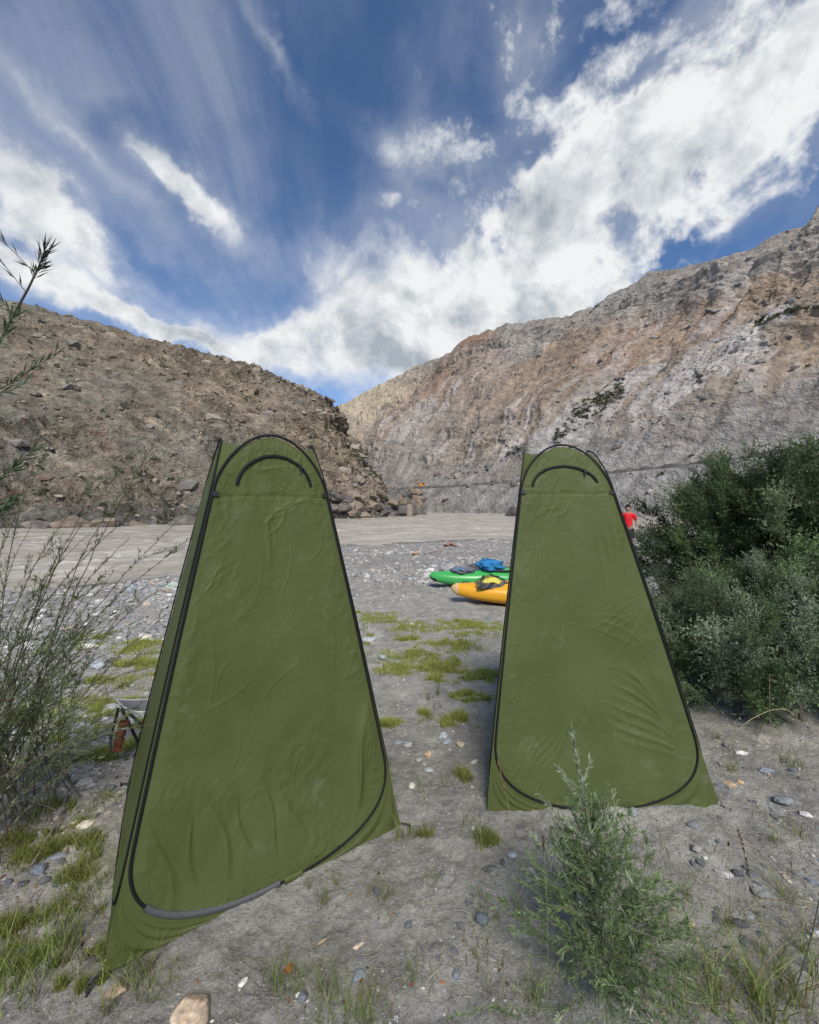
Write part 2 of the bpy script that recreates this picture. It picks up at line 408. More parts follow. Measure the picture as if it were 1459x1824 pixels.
# ------------------------------------------------------------------ mountains
def interp_pts(s, S_, Pp): return np.stack([np.interp(s, S_, Pp[:, k]) for k in range(Pp.shape[1])], -1)
def topix(v):
    Y = np.maximum(v[..., 1], 1.0)
    return CX+FPX*v[..., 0]/Y, HORZ-FPX*(v[..., 2]-CAMH)/Y
def blob(px, py, cx, cy, rx, ry, rot=0.0):
    a = R(rot); dx, dy = px-cx, py-cy
    u = (dx*math.cos(a)+dy*math.sin(a))/rx; v = (-dx*math.sin(a)+dy*math.cos(a))/ry
    return np.exp(-(u*u+v*v))
def grid_normal(v):
    a = np.gradient(v, axis=0); b = np.gradient(v, axis=1); n = np.cross(a, b); n /= np.linalg.norm(n, axis=-1)[..., None]+1e-9
    return np.where(n[..., 2:3] < 0, -n, n)
def bake(v, Fv): return v

RIDGE = np.array([(560,752),(600,725),(640,702),(680,680),(712,664),(745,645),(775,636),(800,628),(815,612),(830,600),(855,590),(880,588),(900,577),(930,573),(970,572),(1005,562),(1040,550),(1090,520),(1125,503),(1150,485),(1180,480),(1200,478),(1250,468),(1300,452),(1350,435),(1385,412),(1400,405),(1430,398),(1459,360),(1520,330),(1700,240),(2100,120.)])
def ridge_y(px): return np.interp(px, RIDGE[:, 0], RIDGE[:, 1])
def make_mountain():
    # foot of the slope at the waterline, crest depth per station
    base = np.array([(-150, 420), (-92, 300), (-58, 230), (-24, 170), (0, 137), (28, 112), (46, 88), (60, 60), (70, 30), (78, 0), (82, -60), (85, -140.)])
    ridg = [(520, 600), (640, 500), (750, 400), (890, 300), (1085, 232), (1410, 165), (1800, 140)]
    rp = [P(a, ridge_y(a), d) for a, d in ridg]+[np.array([232, 105, 150.]), np.array([250, 50, 160.]), np.array([262, 0, 165.]), np.array([270, -60, 165.]), np.array([275, -140, 165.])]
    rp = np.array(rp)
    st = np.array([0, 1, 2, 3, 4, 5, 6, 7, 8, 9, 10, 11.])
    ns, nv = 900, 520
    s = np.interp(np.linspace(0, 1, ns), [0, .05, .27, .86, .96, 1], [0, 1.2, 3, 6.0, 8, 11])
    bp = interp_pts(s, st, base); rr = interp_pts(s, st, rp)
    k = np.ones(61)/61
    def sm(a): p = np.pad(a, ((30, 30), (0, 0)), 'edge'); return np.stack([np.convolve(p[:, i], k, 'valid') for i in range(a.shape[1])], -1)
    bp = sm(bp); rr = sm(rr)
    pxc, _ = topix(rr); m_ = (s < 6.6)          # crest heights follow the surveyed skyline
    zc = CAMH+(HORZ-ridge_y(pxc))/FPX*rr[:, 1]; wz_ = sstep(6.9, 6.2, s); rr[:, 2] = np.where(s < 7, zc*wz_+rr[:, 2]*(1-wz_), rr[:, 2])
    v = np.concatenate([np.linspace(0, .12, 60, endpoint=False), np.linspace(.12, 1.0, nv-60)])
    Sg, V = np.meshgrid(s, v, indexing='ij')
    B = bp[:, None, :]; Rr = rr[:, None, :]
    dxy = Rr[..., :2]-B; L = np.linalg.norm(dxy, axis=-1); dirn = dxy/L[..., None]
    roadz = 7.6+np.clip(Sg-4.2, 0, 4)*1.2
    # cross profile by horizontal distance t
    t = V*L
    t0, t1 = 10.5, 16.5
    z = np.where(t < t0, -1.8+(roadz+1.8)*(t/t0), roadz)
    q = np.clip((t-t1)/(L-t1), 0, 1)
    hz = rr[:, None, 2]
    prof = q+.07*np.sin(q*np.pi*2)*(.5)-.05*np.sin(np.pi*q)
    z = np.where(t > t1, roadz+(hz-roadz)*prof, z)
    xy = B+dirn*t[..., None]
    v3 = np.concatenate([xy, z[..., None]], -1)
    X, Y, Z = v3[..., 0], v3[..., 1], v3[..., 2]
    px0, py0 = topix(v3)
    wy0 = 10*fbm(X*.03, Y*.03, Z*.03, 5, .6)
    def sline(pts, h, w0, fall, x0, x1):
        pts = np.array(pts, float); sd = py0-np.interp(px0, pts[:, 0], pts[:, 1])+wy0*w0
        return sd, h*sstep(-7, 6, sd)*np.exp(-np.maximum(sd, 0)/fall)*sstep(x0, x0+60, px0)*sstep(x1+60, x1, px0)
    sA, dA = sline([(600,775),(700,745),(780,700),(880,640),(1000,598),(1100,560),(1200,530),(1300,500),(1459,466),(1700,400)], 8.0, 1.2, 60, 640, 2500)
    sB, dB = sline([(940,812),(985,785),(1030,735),(1110,690),(1200,655),(1300,600),(1350,575),(1459,545),(1700,470)], 7.0, .8, 70, 900, 2500)
    sC, dC = sline([(1060,830),(1150,792),(1250,735),(1350,690),(1459,640),(1700,540)], 7.0, .8, 90, 1020, 2500)
    sD, dD = sline([(640,800),(760,748),(860,735),(960,672),(1050,640),(1150,600)], 4.5, 1.5, 40, 620, 1120)
    # relief: gullies run down the fall line; spurs are broad
    a = np.cumsum(np.linalg.norm(np.diff(bp, axis=0, prepend=bp[:1]), axis=1))[:, None]*np.ones_like(V)   # metres along the foot
    up = np.linalg.norm(np.stack([t, z], -1), axis=-1)
    wob = 14*fbm(a*.012, up*.02, 3, 3)
    # the face recedes along the valley, so relief is stretched along the foot and follows the fall line
    g1 = ridged((a+wob)*.013, up*.006, 1, 3); g2 = ridged((a+wob*.7)*.040, up*.010, 4, 4); g3 = ridged((a+wob*.4)*.13, up*.022, 8, 5)
    iso = fbm(a*.035+wob*.02, up*.08, 3, 7, .6); crag = ridged(a*.022+wob*.02, up*.045, 6, 7, .62)
    m = sstep(0, .06, q)*(.35+.65*sstep(0, .3, q))
    top = 1-sstep(.86, 1.0, q)*.75
    rock = sstep(.1, .75, fbm(X*.012, Y*.012, Z*.02, 4)+.45*sstep(.55, .95, q)+.15)
    d = m*top*(10*(g1-.62)+3.6*(g2-.6)*(0.35+rock)+1.7*(g3-.6)+.8*ridged((a+wob*.3)*.42, up*.09, 12, 4)+.5*fbm(a*.25, up*.5, 4, 4, .6)+1.7*iso*(.25+rock)+5*(crag-.6)*rock)
    d += m*(2.2*np.exp(-((q-.74-.05*fbm(a*.01, 1, 1, 3))/.05)**2)-2.6*np.exp(-((q-.84-.05*fbm(a*.01, 1, 1, 3))/.035)**2))
    d += (1-m)*np.where(t < t0, .35*(g3-.6)+.25*iso, 0)
    d += sstep(.02, .12, q)*(dA+dB+dC+dD)
    N = grid_normal(v3)
    v3 = v3+N*d[..., None]
    # crest jaggedness (gentle, it sets the skyline)
    v3[..., 2] += sstep(.93, 1, q)*(1.6*fbm(a*.12, 0, 2, 5, .6)+1.2*ridged(a*.3, 3, 2, 4)-.6)
    px, py = topix(v3)
    n1 = fbm(X*.02, Y*.02, Z*.03, 5); n2 = fbm(a*.05, up*.14, 6, 6, .62); st1 = fbm((a+wob)*.05, up*.007, 12, 5, .6); st2 = fbm((a+wob*.5)*.24, up*.018, 14, 5, .62)
    wx = px+38*fbm(px*.008, py*.012, 1, 4); wy = py+24*fbm(px*.01, py*.02, 6, 4)
    grey = np.array([.255, .245, .235]); brown = np.array([.285, .225, .178]); rust = np.array([.27, .175, .125]); tan = np.array([.40, .345, .26]); pale = np.array([.36, .355, .36]); dark = np.array([.15, .142, .138]); slate = np.array([.225, .222, .218])
    def lay(c, colr, wgt): wgt = np.clip(wgt, 0, 1)[..., None]; return c*(1-wgt)+colr*wgt
    c = np.ones(X.shape+(3,))*np.array([.29, .24, .195])
    c = lay(c, grey, sstep(-.2, .6, n1)*.45)
    # brown-rust belt under the crest, grey crest
    yb = np.interp(wx, [600, 700, 880, 1000, 1100, 1300, 1459, 1700], [790, 720, 655, 600, 575, 510, 478, 420])
    up_m = sstep(12, -12, wy-yb)
    belt = np.exp(-((wy-yb-48)/52)**2)
    c = lay(c, brown, belt*.85); c = lay(c, rust, belt*sstep(.0, .5, st1+n2*.4)*.75)
    c = lay(c, grey*1.12, up_m*.9); c = lay(c, dark, up_m*sstep(.1, .7, n2+st1*.5)*.4)
    fB = sstep(-4, 8, sB)*sstep(900, 960, px0); fC = sstep(-4, 8, sC)*sstep(1020, 1100, px0)
    c = lay(c, np.array([.30, .255, .21]), fB*(1-fC)*.65*(1-(t < t0))); c = lay(c, pale*1.08, fB*(1-fC)*sstep(0, .5, st1+.7*st2)*.7); c = lay(c, dark*1.05, fB*(1-fC)*sstep(14, 2, sB)*sstep(-.3, .3, n2)*.7)
    c = lay(c, np.array([.33, .27, .21]), fC*.85); c = lay(c, dark*1.2, fC*sstep(16, 3, sC)*.6*sstep(-.3, .3, n2))
    c = lay(c, tan*1.15, blob(wx, wy, 655, 708, 85, 38, -30)*1.3); c = lay(c, tan, blob(wx, wy, 720, 690, 60, 14, -30)*.6)  # pale tan blobs paint the sunlight on the far ridge into the rock colour
    c = lay(c, rust, blob(wx, wy, 790, 680, 85, 26, -35)*.8); c = lay(c, np.array([.33, .2, .13]), blob(px, py, 845, 603, 34, 12, -18)*.9)
    c = lay(c, slate*1.15, blob(wx, wy, 760, 790, 170, 50, -25)*.85)
    c = lay(c, brown, blob(wx, wy, 1330, 740, 150, 50, -30)*.9); c = lay(c, pale, blob(px+14*n2, py, 1160, 725, 235, 17, -36)*1.1)
    c = lay(c, pale, blob(px+20*n2, py+8*n1, 1010, 795, 120, 18, -35)*.8); c = lay(c, brown*1.05, blob(wx, wy, 900, 700, 140, 30, -32)*.55)
    c = lay(c, brown*.92, blob(wx, wy, 1130, 760, 80, 26, -40)*.7)
    c = lay(c, pale, sstep(.05, .6, st1+st2*.7)*.6*(1-up_m)); c = lay(c, dark, sstep(.25, .8, n2-st2*.5)*.6)
    lowm = sstep(t1+1, t0-1, t)[...,]; c = lay(c, np.array([.235, .235, .238]), (t < t0+1)*.92); c = lay(c, pale*.95, (t < t0+1)*sstep(.0, .6, st2)*.55)
    c = lay(c, np.array([.25, .25, .25]), sstep(.18, .04, q)*.8*sstep(870, 1010, px))
    c = lay(c, slate, sstep(.16, .03, q)*.75*sstep(1000, 880, px))
    c *= (1+.24*n2+.16*st2)[..., None]*np.array([1.07, 1.02, .95])
    steep = 1-np.abs(grid_normal(v3)[..., 2]); c *= 1
    # back side going down behind the crest
    back = v3[:, -1:, :].copy(); ks = np.linspace(.04, 1, 14)[None, :, None]
    dir3 = np.concatenate([dirn[:, -1:, :] if dirn.shape[1] > 1 else dirn, np.zeros((ns, 1, 1))], -1)
    bk = back+dir3*ks*230; bk[..., 2] = back[..., 2]*(1-ks[..., 0])**1.3-3*ks[..., 0]
    v3 = np.concatenate([v3, bk], 1); c = np.concatenate([c, np.repeat(c[:, -1:], 14, 1)], 1)
    o = mesh("mountain", v3.reshape(-1, 3), gridf(ns, nv+14)[:, ::-1], M_rock, col=c.reshape(-1, 3))
    tag(o, kind='structure')
    return v3[:, :nv], t, q, px, py, roadz
MV, Mt, Mq, Mpx, Mpy, Mroad = make_mountain()

def make_road():
    """the graded road bench cut across the mountain foot"""
    rows = []; 
    for i in range(0, 900, 3):
        z = Mroad[i, 0]+.12
        j0 = np.argmin(abs(Mt[i]-11.0)); j1 = np.argmin(abs(Mt[i]-16.0))
        a, b = MV[i, j0].copy(), MV[i, j1].copy(); a[2] = z; b[2] = z
        rows.append([a, a*.5+b*.5+np.array([0, 0, .06]), b])
    v = np.array(rows); c = np.ones(v.shape)*np.array([.20, .195, .19])
    tag(mesh("road", v.reshape(-1, 3), gridf(len(rows), 3), M_scat, col=c.reshape(-1, 3)), kind='structure')
make_road()
def make_road_wall():
    rows = []
    for i in range(120, 860, 3):
        j0 = np.argmin(abs(Mt[i]-10.6)); a = MV[i, j0].copy(); z = Mroad[i, 0]; h = .75+.25*math.sin(i*.37)
        rows.append([a*[1, 1, 0]+[0, 0, z-.8], a*[1, 1, 0]+[0, 0, z+h], (a+[.5, .35, 0])*[1, 1, 0]+[0, 0, z+h], (a+[.5, .35, 0])*[1, 1, 0]+[0, 0, z-.8]])
    v = np.array(rows); c = np.ones(v.shape)*np.array([.115, .11, .105])*(1+.5*fbm(np.arange(len(rows))[:, None]*.3, 0, 0, 3))[..., None]
    o = mesh("retaining_wall", v.reshape(-1, 3), gridf(len(rows), 4), M_scat, col=c.reshape(-1, 3)); tag(o, "long low dark stone wall edging the road across the river", "wall")
make_road_wall()

LSIL = np.array([(-700,380),(-300,455),(0,530),(60,545),(150,570),(240,597),(330,622),(400,640),(450,652),(500,672),(550,692),(592,712),(603,735),(612,760),(632,800),(650,826),(690,852),(706,880),(722,893),(745,914)])
def make_hill():
    # stations: foot point, crest point
    foot = [(-700,952,0), (-300,948,0), (0,943,0), (250,938,0), (420,931,0), (560,926,0), (640,923,0), (700,920.5,0), (728,918.5,0), (744,916,0)]
    base = np.array([G(a, b, WZ)[:2] for a, b, _ in foot])
    crest = [(-700,135),(-300,128),(0,118),(180,112),(330,108),(450,104),(520,101),(560,99),(592,97),(612,101)]
    cr = np.array([P(a, np.interp(a, LSIL[:, 0], LSIL[:, 1]), d) for a, d in crest])
    # the nose of the spur falls to the water: further stations run round behind it
    nose_f = np.array([G(746, 915.6, WZ)[:2]+np.array([0, 4]), np.array([-4, 96.]), np.array([-14, 118.]), np.array([-45, 150.])])
    nose_c = np.array([P(606, 724, 104), P(598, 720, 112), np.array([-30, 128, 24.]), np.array([-60, 150, 30.])])
    base = np.concatenate([base, nose_f]); cr = np.concatenate([cr, nose_c])
    st = np.arange(len(base)).astype(float)
    ns, nv = 880, 420
    s = np.interp(np.linspace(0, 1, ns), [0, .04, .93, 1], [0, 1.2, 10.4, len(base)-1])
    bp = interp_pts(s, st, base); rr = interp_pts(s, st, cr)
    k = np.ones(41)/41
    def sm(a): p = np.pad(a, ((20, 20), (0, 0)), 'edge'); return np.stack([np.convolve(p[:, i], k, 'valid') for i in range(a.shape[1])], -1)
    bp = sm(bp); rr = sm(rr)
    pxc, _ = topix(rr); zc = CAMH+(HORZ-np.interp(pxc, LSIL[:, 0], LSIL[:, 1]))/FPX*rr[:, 1]; wz_ = sstep(9.2, 8.4, s); rr[:, 2] = zc*wz_+rr[:, 2]*(1-wz_)
    v = np.linspace(0, 1, nv)
    Sg, V = np.meshgrid(s, v, indexing='ij')
    # profile: steep rocky foot, slope, near-level crest
    right = sstep(6.0, 8.5, Sg)
    zf = np.where(V < .12, V/.12*(.11+.05*right), (.11+.05*right)+(V-.12)/.88*(1-(.11+.05*right)))
    zf = zf+.05*np.sin(np.pi*V)*(1-right)+ -right*.17*np.sin(np.pi*V**1.2)
    xy = bp[:, None, :]+(rr[:, None, :2]-bp[:, None, :])*V[..., None]
    z = -1.6+(rr[:, None, 2]+1.6)*zf
    v3 = np.concatenate([xy, z[..., None]], -1)
    X, Y, Z = v3[..., 0], v3[..., 1], v3[..., 2]
    # tilted strata coordinate
    stq = (Z*1.0+X*.42-Y*.1)
    iso = fbm(X*.13, Y*.13, Z*.13, 7, .56); crag = ridged(X*.09, Y*.09, stq*.22, 6, .58); big = fbm(X*.035, Y*.035, Z*.05, 4)
    g = ridged((X+Y*.3)*.10+.5*big, (Z)*.02, 3, 4)
    rockm = np.clip(sstep(.16, .04, V)+right*.75+sstep(.15, .6, big+.4*fbm(X*.1, Y*.1, Z*.1, 3)+.2*sstep(.75, .95, V))*.8+.15, 0, 1)
    topf = 1-sstep(.88, 1, V)*.75
    led = np.abs(((stq*.16+.5*iso) % 1)-.5)*2                       # ledges along the strata
    d = topf*(2.2*big+1.3*(g-.6)+.9*iso*(.4+rockm)+3.4*(crag-.6)*rockm+1.5*(led-.5)*rockm)
    d *= sstep(-.02, .05, V)
    v3 = v3+grid_normal(v3)*d[..., None]
    v3[..., 2] += sstep(.93, 1, V)*(.45*fbm(s*6, 0, 2, 5, .62)[:, None]*np.ones_like(V)+.6*sstep(.25, .7, pn(s*25, 4, 1))[:, None])
    px, py = topix(v3)
    X, Y, Z = v3[..., 0], v3[..., 1], v3[..., 2]
    n1 = fbm(X*.05, Y*.05, Z*.07, 5); n2 = fbm(X*.3, Y*.3, Z*.3, 5, .6); n3 = fbm(X*.12, Y*.12, stq*.6, 5, .6)
    def lay(c, colr, wgt): wgt = np.clip(wgt, 0, 1)[..., None]; return c*(1-wgt)+np.array(colr)*wgt
    c = np.ones(X.shape+(3,))*np.array([.262, .222, .175])
    c = lay(c, (.225, .215, .19), sstep(-.2, .5, n1)*.65)
    c = lay(c, (.31, .245, .18), np.clip(blob(px, py, 560, 790, 160, 75, 28)+blob(px, py, 400, 690, 190, 40, 20)*.7+blob(px, py, 150, 600, 170, 30, 14)*.6, 0, 1)*.85)
    c = lay(c, (.36, .315, .235), sstep(.3, .8, n3+.3*n1)*.5)
    c = lay(c, (.185, .125, .095), np.clip(blob(px, py, 115, 590, 28, 16)+blob(px, py, 235, 620, 40, 14, 15)+blob(px, py, 540, 695, 60, 16, 25)*.8+blob(px, py, 50, 670, 60, 18, 20)*.7, 0, 1)*sstep(-.3, .3, n2)*.9)
    c = lay(c, (.145, .108, .08), sstep(.12, .5, crag*1.2-.6+.5*n2+.25*(led-.5))*.85*rockm)
    c = lay(c, (.20, .115, .08), sstep(.45, .8, n2-.3*n1)*.4)
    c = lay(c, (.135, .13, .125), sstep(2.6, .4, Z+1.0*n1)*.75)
    c = lay(c, (.30, .24, .19), blob(px, py, 620, 865, 50, 18)*.7)
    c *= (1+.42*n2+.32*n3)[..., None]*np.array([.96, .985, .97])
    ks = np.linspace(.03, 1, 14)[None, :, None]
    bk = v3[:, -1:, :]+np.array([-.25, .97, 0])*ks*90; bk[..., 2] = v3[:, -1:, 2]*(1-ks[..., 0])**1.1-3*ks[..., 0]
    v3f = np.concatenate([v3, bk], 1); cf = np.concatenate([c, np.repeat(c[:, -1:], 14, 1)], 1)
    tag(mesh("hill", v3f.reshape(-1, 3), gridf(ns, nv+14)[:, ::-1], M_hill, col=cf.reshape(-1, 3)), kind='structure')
    return v3
HV = make_hill()

# ------------------------------------------------------------------ loose rock and scrub on the slopes
def rand_rot(n):
    q = rng.normal(size=(n, 4)); q /= np.linalg.norm(q, axis=1)[:, None]; a, b, c, d = q.T
    return np.stack([1-2*(c*c+d*d), 2*(b*c-a*d), 2*(b*d+a*c), 2*(b*c+a*d), 1-2*(b*b+d*d), 2*(c*d-a*b), 2*(b*d-a*c), 2*(c*d+a*b), 1-2*(b*b+c*c)], -1).reshape(n, 3, 3)
def stones(pos, size, colr, base=ICO0, flat=.55, jag=.28):
    """many stones in one go; pos (n,3) size (n,) colr (n,3)"""
    n = len(pos); bv, bf = base; k = len(bv)
    sc = size[:, None]*np.stack([rng.uniform(.7, 1.35, n), rng.uniform(.6, 1.1, n), rng.uniform(.6, 1.2, n)*flat], -1)
    v = bv[None]*(1+rng.uniform(-jag, jag, (n, k, 1)))
    a = rng.uniform(0, 6.28, n); tl = rng.normal(0, .25, n)
    v = v*sc[:, None, :]
    y2 = v[..., 1]*np.cos(tl)[:, None]-v[..., 2]*np.sin(tl)[:, None]; z2 = v[..., 1]*np.sin(tl)[:, None]+v[..., 2]*np.cos(tl)[:, None]
    x3 = v[..., 0]*np.cos(a)[:, None]-y2*np.sin(a)[:, None]; y3 = v[..., 0]*np.sin(a)[:, None]+y2*np.cos(a)[:, None]
    v = np.stack([x3, y3, z2], -1)+pos[:, None, :]
    f = (bf[None]+(np.arange(n)*k)[:, None, None]).reshape(-1, 3)
    c = np.repeat(colr, k, 0)*rng.uniform(.85, 1.12, (n*k, 1))
    return v.reshape(-1, 3), f, c
def scatter_slope(Vg, n, w=None):
    i = rng.integers(1, Vg.shape[0]-1, n*4); j = rng.integers(2, Vg.shape[1]-2, n*4)
    p = Vg[i, j]; px, py = topix(p)
    keep = (px > -200) & (px < 1700)
    if w is not None: keep &= rng.random(n*4) < w(px, py, p)
    return p[keep][:n]
p = scatter_slope(HV, 9500, lambda px, py, q: .25+.75*(fbm(q[:, 0]*.09, q[:, 1]*.09, q[:, 2]*.1, 4) > .05))
sz = .14*rng.pareto(2.4, len(p))+.10; sz = np.minimum(sz, 1.5)
pal = np.array([(.20, .15, .115), (.27, .225, .18), (.16, .125, .10), (.32, .28, .225), (.215, .20, .18)])
v, f, c = stones(p, sz, pal[rng.integers(0, 5, len(p))], ICO0, .7, .3)
tag(mesh("scree", v, f, M_scat, smooth=False, col=c), kind='stuff')
p = scatter_slope(MV, 3000, lambda px, py, q: .3+.7*(fbm(q[:, 0]*.03, q[:, 1]*.03, q[:, 2]*.05, 4) > 0))
sz = np.minimum(.35*rng.pareto(2.4, len(p))+.25, 1.5)
pal = np.array([(.23, .19, .16), (.27, .25, .23), (.19, .17, .155), (.33, .31, .28), (.20, .20, .20)])
v, f, c = stones(p, sz, pal[rng.integers(0, 5, len(p))], ICO0, .7, .3)
tag(mesh("scree", v, f, M_scat, smooth=False, col=c), kind='stuff')

def toe_rocks():
    mb = MB(); bv, bf = ICO3; rg = np.random.default_rng(5)
    for k in range(90):
        px = rg.uniform(585, 744) if k < 70 else rg.uniform(0, 590); t_ = rg.random()**1.3
        wl = np.interp(px, [0, 250, 560, 640, 744], [943, 938, 926, 923, 916]); p0 = G(px, wl, WZ); 
        sc = p0[1]/80; a = rg.uniform(1.2, 3.4)*sc*(1-.5*t_); h = t_*5.0*sc*(1 if px > 585 else .3)
        v = bv*(1+.35*fbm(bv[:, 0]*1.2+k*3, bv[:, 1]*1.2, bv[:, 2]*1.2, 5))[:, None]
        for _ in range(10):
            nn = rg.normal(size=3); nn /= np.linalg.norm(nn); hh = rg.uniform(.5, .8); dd = v@nn; v = v-np.maximum(dd-hh, 0)[:, None]*nn*.95
        v = v*np.array([a*rg.uniform(.9, 1.4), a, a*rg.uniform(.5, .85)])@rotx(rg.normal(0, .15)).T@roty(rg.normal(.12, .14)).T@rotz(rg.normal(0, .4)).T
        c = np.array([(.15, .135, .12), (.20, .165, .13), (.24, .195, .15), (.12, .11, .105)])[rg.integers(0, 4)]*(1+.4*fbm(v[:, 0]*.8, v[:, 1]*.8, v[:, 2]*3+k, 4))[:, None]
        mb.add(v+p0+np.array([0, 1.5+h*.9, h-.1]), bf, c)
    tag(mb.build("rock_outcrop", M_scat, None, True), kind='structure')
toe_rocks()
def leaf_quads(pos, dr, ln, wd, colr, up=None, bend=.15):
    """diamond leaves. pos,dr (n,3); ln,wd (n,)"""
    n = len(pos); dr = dr/(np.linalg.norm(dr, axis=1)[:, None]+1e-9)
    rnd = rng.normal(size=(n, 3)); sd_ = np.cross(dr, rnd); sd_ /= np.linalg.norm(sd_, axis=1)[:, None]+1e-9
    nr = np.cross(sd_, dr)
    L = ln[:, None]; Wd = wd[:, None]
    v = np.stack([pos, pos+dr*L*.45+sd_*Wd*.5+nr*L*bend*.3, pos+dr*L+nr*L*bend*-.2, pos+dr*L*.45-sd_*Wd*.5+nr*L*bend*.3], 1).reshape(-1, 3)
    f = (np.arange(n)*4)[:, None]+np.array([0, 1, 2, 3])
    return v, f, np.repeat(colr, 4, 0)
# scrub: small dark cushions on the hill, bands on the mountain
def scrub(pos, size, name):
    n = len(pos); k = 26
    pp = np.repeat(pos, k, 0); ss = np.repeat(size, k)
    d = rng.normal(size=(n*k, 3)); d[:, 2] = np.abs(d[:, 2]); d /= np.linalg.norm(d, axis=1)[:, None]
    v, f, c = leaf_quads(pp+d*ss[:, None]*rng.uniform(.1, .7, (n*k, 1)), d, ss*.7, ss*.45, np.array([.095, .105, .06])*rng.uniform(.6, 1.6, (n*k, 1)))
    tag(mesh(name, v, f, M_leaf, smooth=False, col=c), kind='stuff')
p = scatter_slope(HV, 1500, lambda px, py, q: .5*(fbm(q[:, 0]*.06, q[:, 1]*.06, q[:, 2]*.06, 3) > .0))
scrub(p, rng.uniform(.14, .5, len(p)), "hillside_scrub")
def bandw(px, py, q):
    a = np.exp(-((py-np.interp(px, [985, 1030, 1100, 1190], [790, 740, 697, 660]))/12)**2)*((px > 985) & (px < 1110))
    b = np.exp(-((py-np.interp(px, [1340, 1400, 1480], [583, 556, 552]))/6)**2)*((px > 1345) & (px < 1600))
    return np.maximum(a, b)
i = rng.integers(1, 899, 300000); j = rng.integers(2, MV.shape[1]-2, 300000)
q_ = MV[i, j]; px_, py_ = topix(q_); kp = rng.random(len(px_)) < bandw(px_, py_, q_)
q_ = q_[kp][:700]
scrub(q_, rng.uniform(.35, .95, len(q_)), "mountain_scrub")
q_ = scatter_slope(MV, 120, lambda px, py, q: (px > 1150)*(py > 600)*.5)
scrub(q_, rng.uniform(.4, .9, len(q_)), "mountain_scrub")
print("terrain done")
#--PART2--
# ------------------------------------------------------------------ tents
def fabric_mat():
    m, n = new_mat("green_nylon")
    co = n('ShaderNodeTexCoord').outputs['Object']
    f1 = n.noise(co, 3.0, 6, .6); f2 = n.noise(co, 420.0, 2, .5); f3 = n.noise(co, 9.0, 10, .7, .6)
    c = n.mix(n.rng(f1, .3, .7, 0, 1, 'LINEAR'), (.096, .118, .037), (.124, .149, .052))
    dust = n.math('MULTIPLY', n.rng(f3, .52, .75, 0, .42), n.rng(n.noise(co, 2.2, 3, .5), .46, .62))
    c = n.mix(dust, c, (.26, .27, .19))
    c = n('ShaderNodeVectorMath', {'operation': 'SCALE'}, i0=c, Scale=n.rng(f2, .3, .7, .93, 1.07, 'LINEAR')).outputs[0]
    bs = n('ShaderNodeBsdfPrincipled', Base_Color=c, Roughness=.55)
    bs.inputs['Specular IOR Level'].default_value = .30
    h = n.math('ADD', n.math('MULTIPLY', f2, .12), n.math('MULTIPLY', n.noise(co, 26.0, 5, .6, .8), 1.0))
    n.t.links.new(n('ShaderNodeBump', Strength=.3, Distance=.008, Height=h).outputs[0], bs.inputs['Normal'])
    tr = n('ShaderNodeBsdfTranslucent', Color=(.22, .30, .09, 1))
    out(n, n('ShaderNodeMixShader', i0=.34, i1=bs.outputs[0], i2=tr.outputs[0]).outputs[0]); return m
M_fab = fabric_mat()
M_tape = plain("black_binding_tape", (.010, .010, .011), .65, .2, 220, .35, .4, .002)
M_worn = plain("worn_grey_tape", (.075, .077, .08), .45, .5, 160, .3, .4, .002)
V0, V1 = .19, .865
def s_loop(v):
    v = np.asarray(v, float)
    lo = np.clip((V0-v)/V0, 0, 1); hi = np.clip((v-V1)/(1-V1), 0, 1)
    return .975*np.minimum((1-lo**2.5)**(1/2.2), np.sqrt(np.clip(1-hi**2.05, 0, 1)))
def creases(specs):
    def fn(x, z):
        d = np.zeros_like(x)
        for (x0, z0, x1, z1, amp, wd) in specs:
            L = math.hypot(x1-x0, z1-z0); ux, uz = (x1-x0)/L, (z1-z0)/L
            al = ((x-x0)*ux+(z-z0)*uz)/L; ac = -(x-x0)*uz+(z-z0)*ux+.02*np.sin(al*5+x0*40)
            env = sstep(-.05, .3, al)*sstep(1.05, .6, al)
            d += amp*env*np.exp(-np.abs(ac/(wd*.7)))
        return d
    return fn
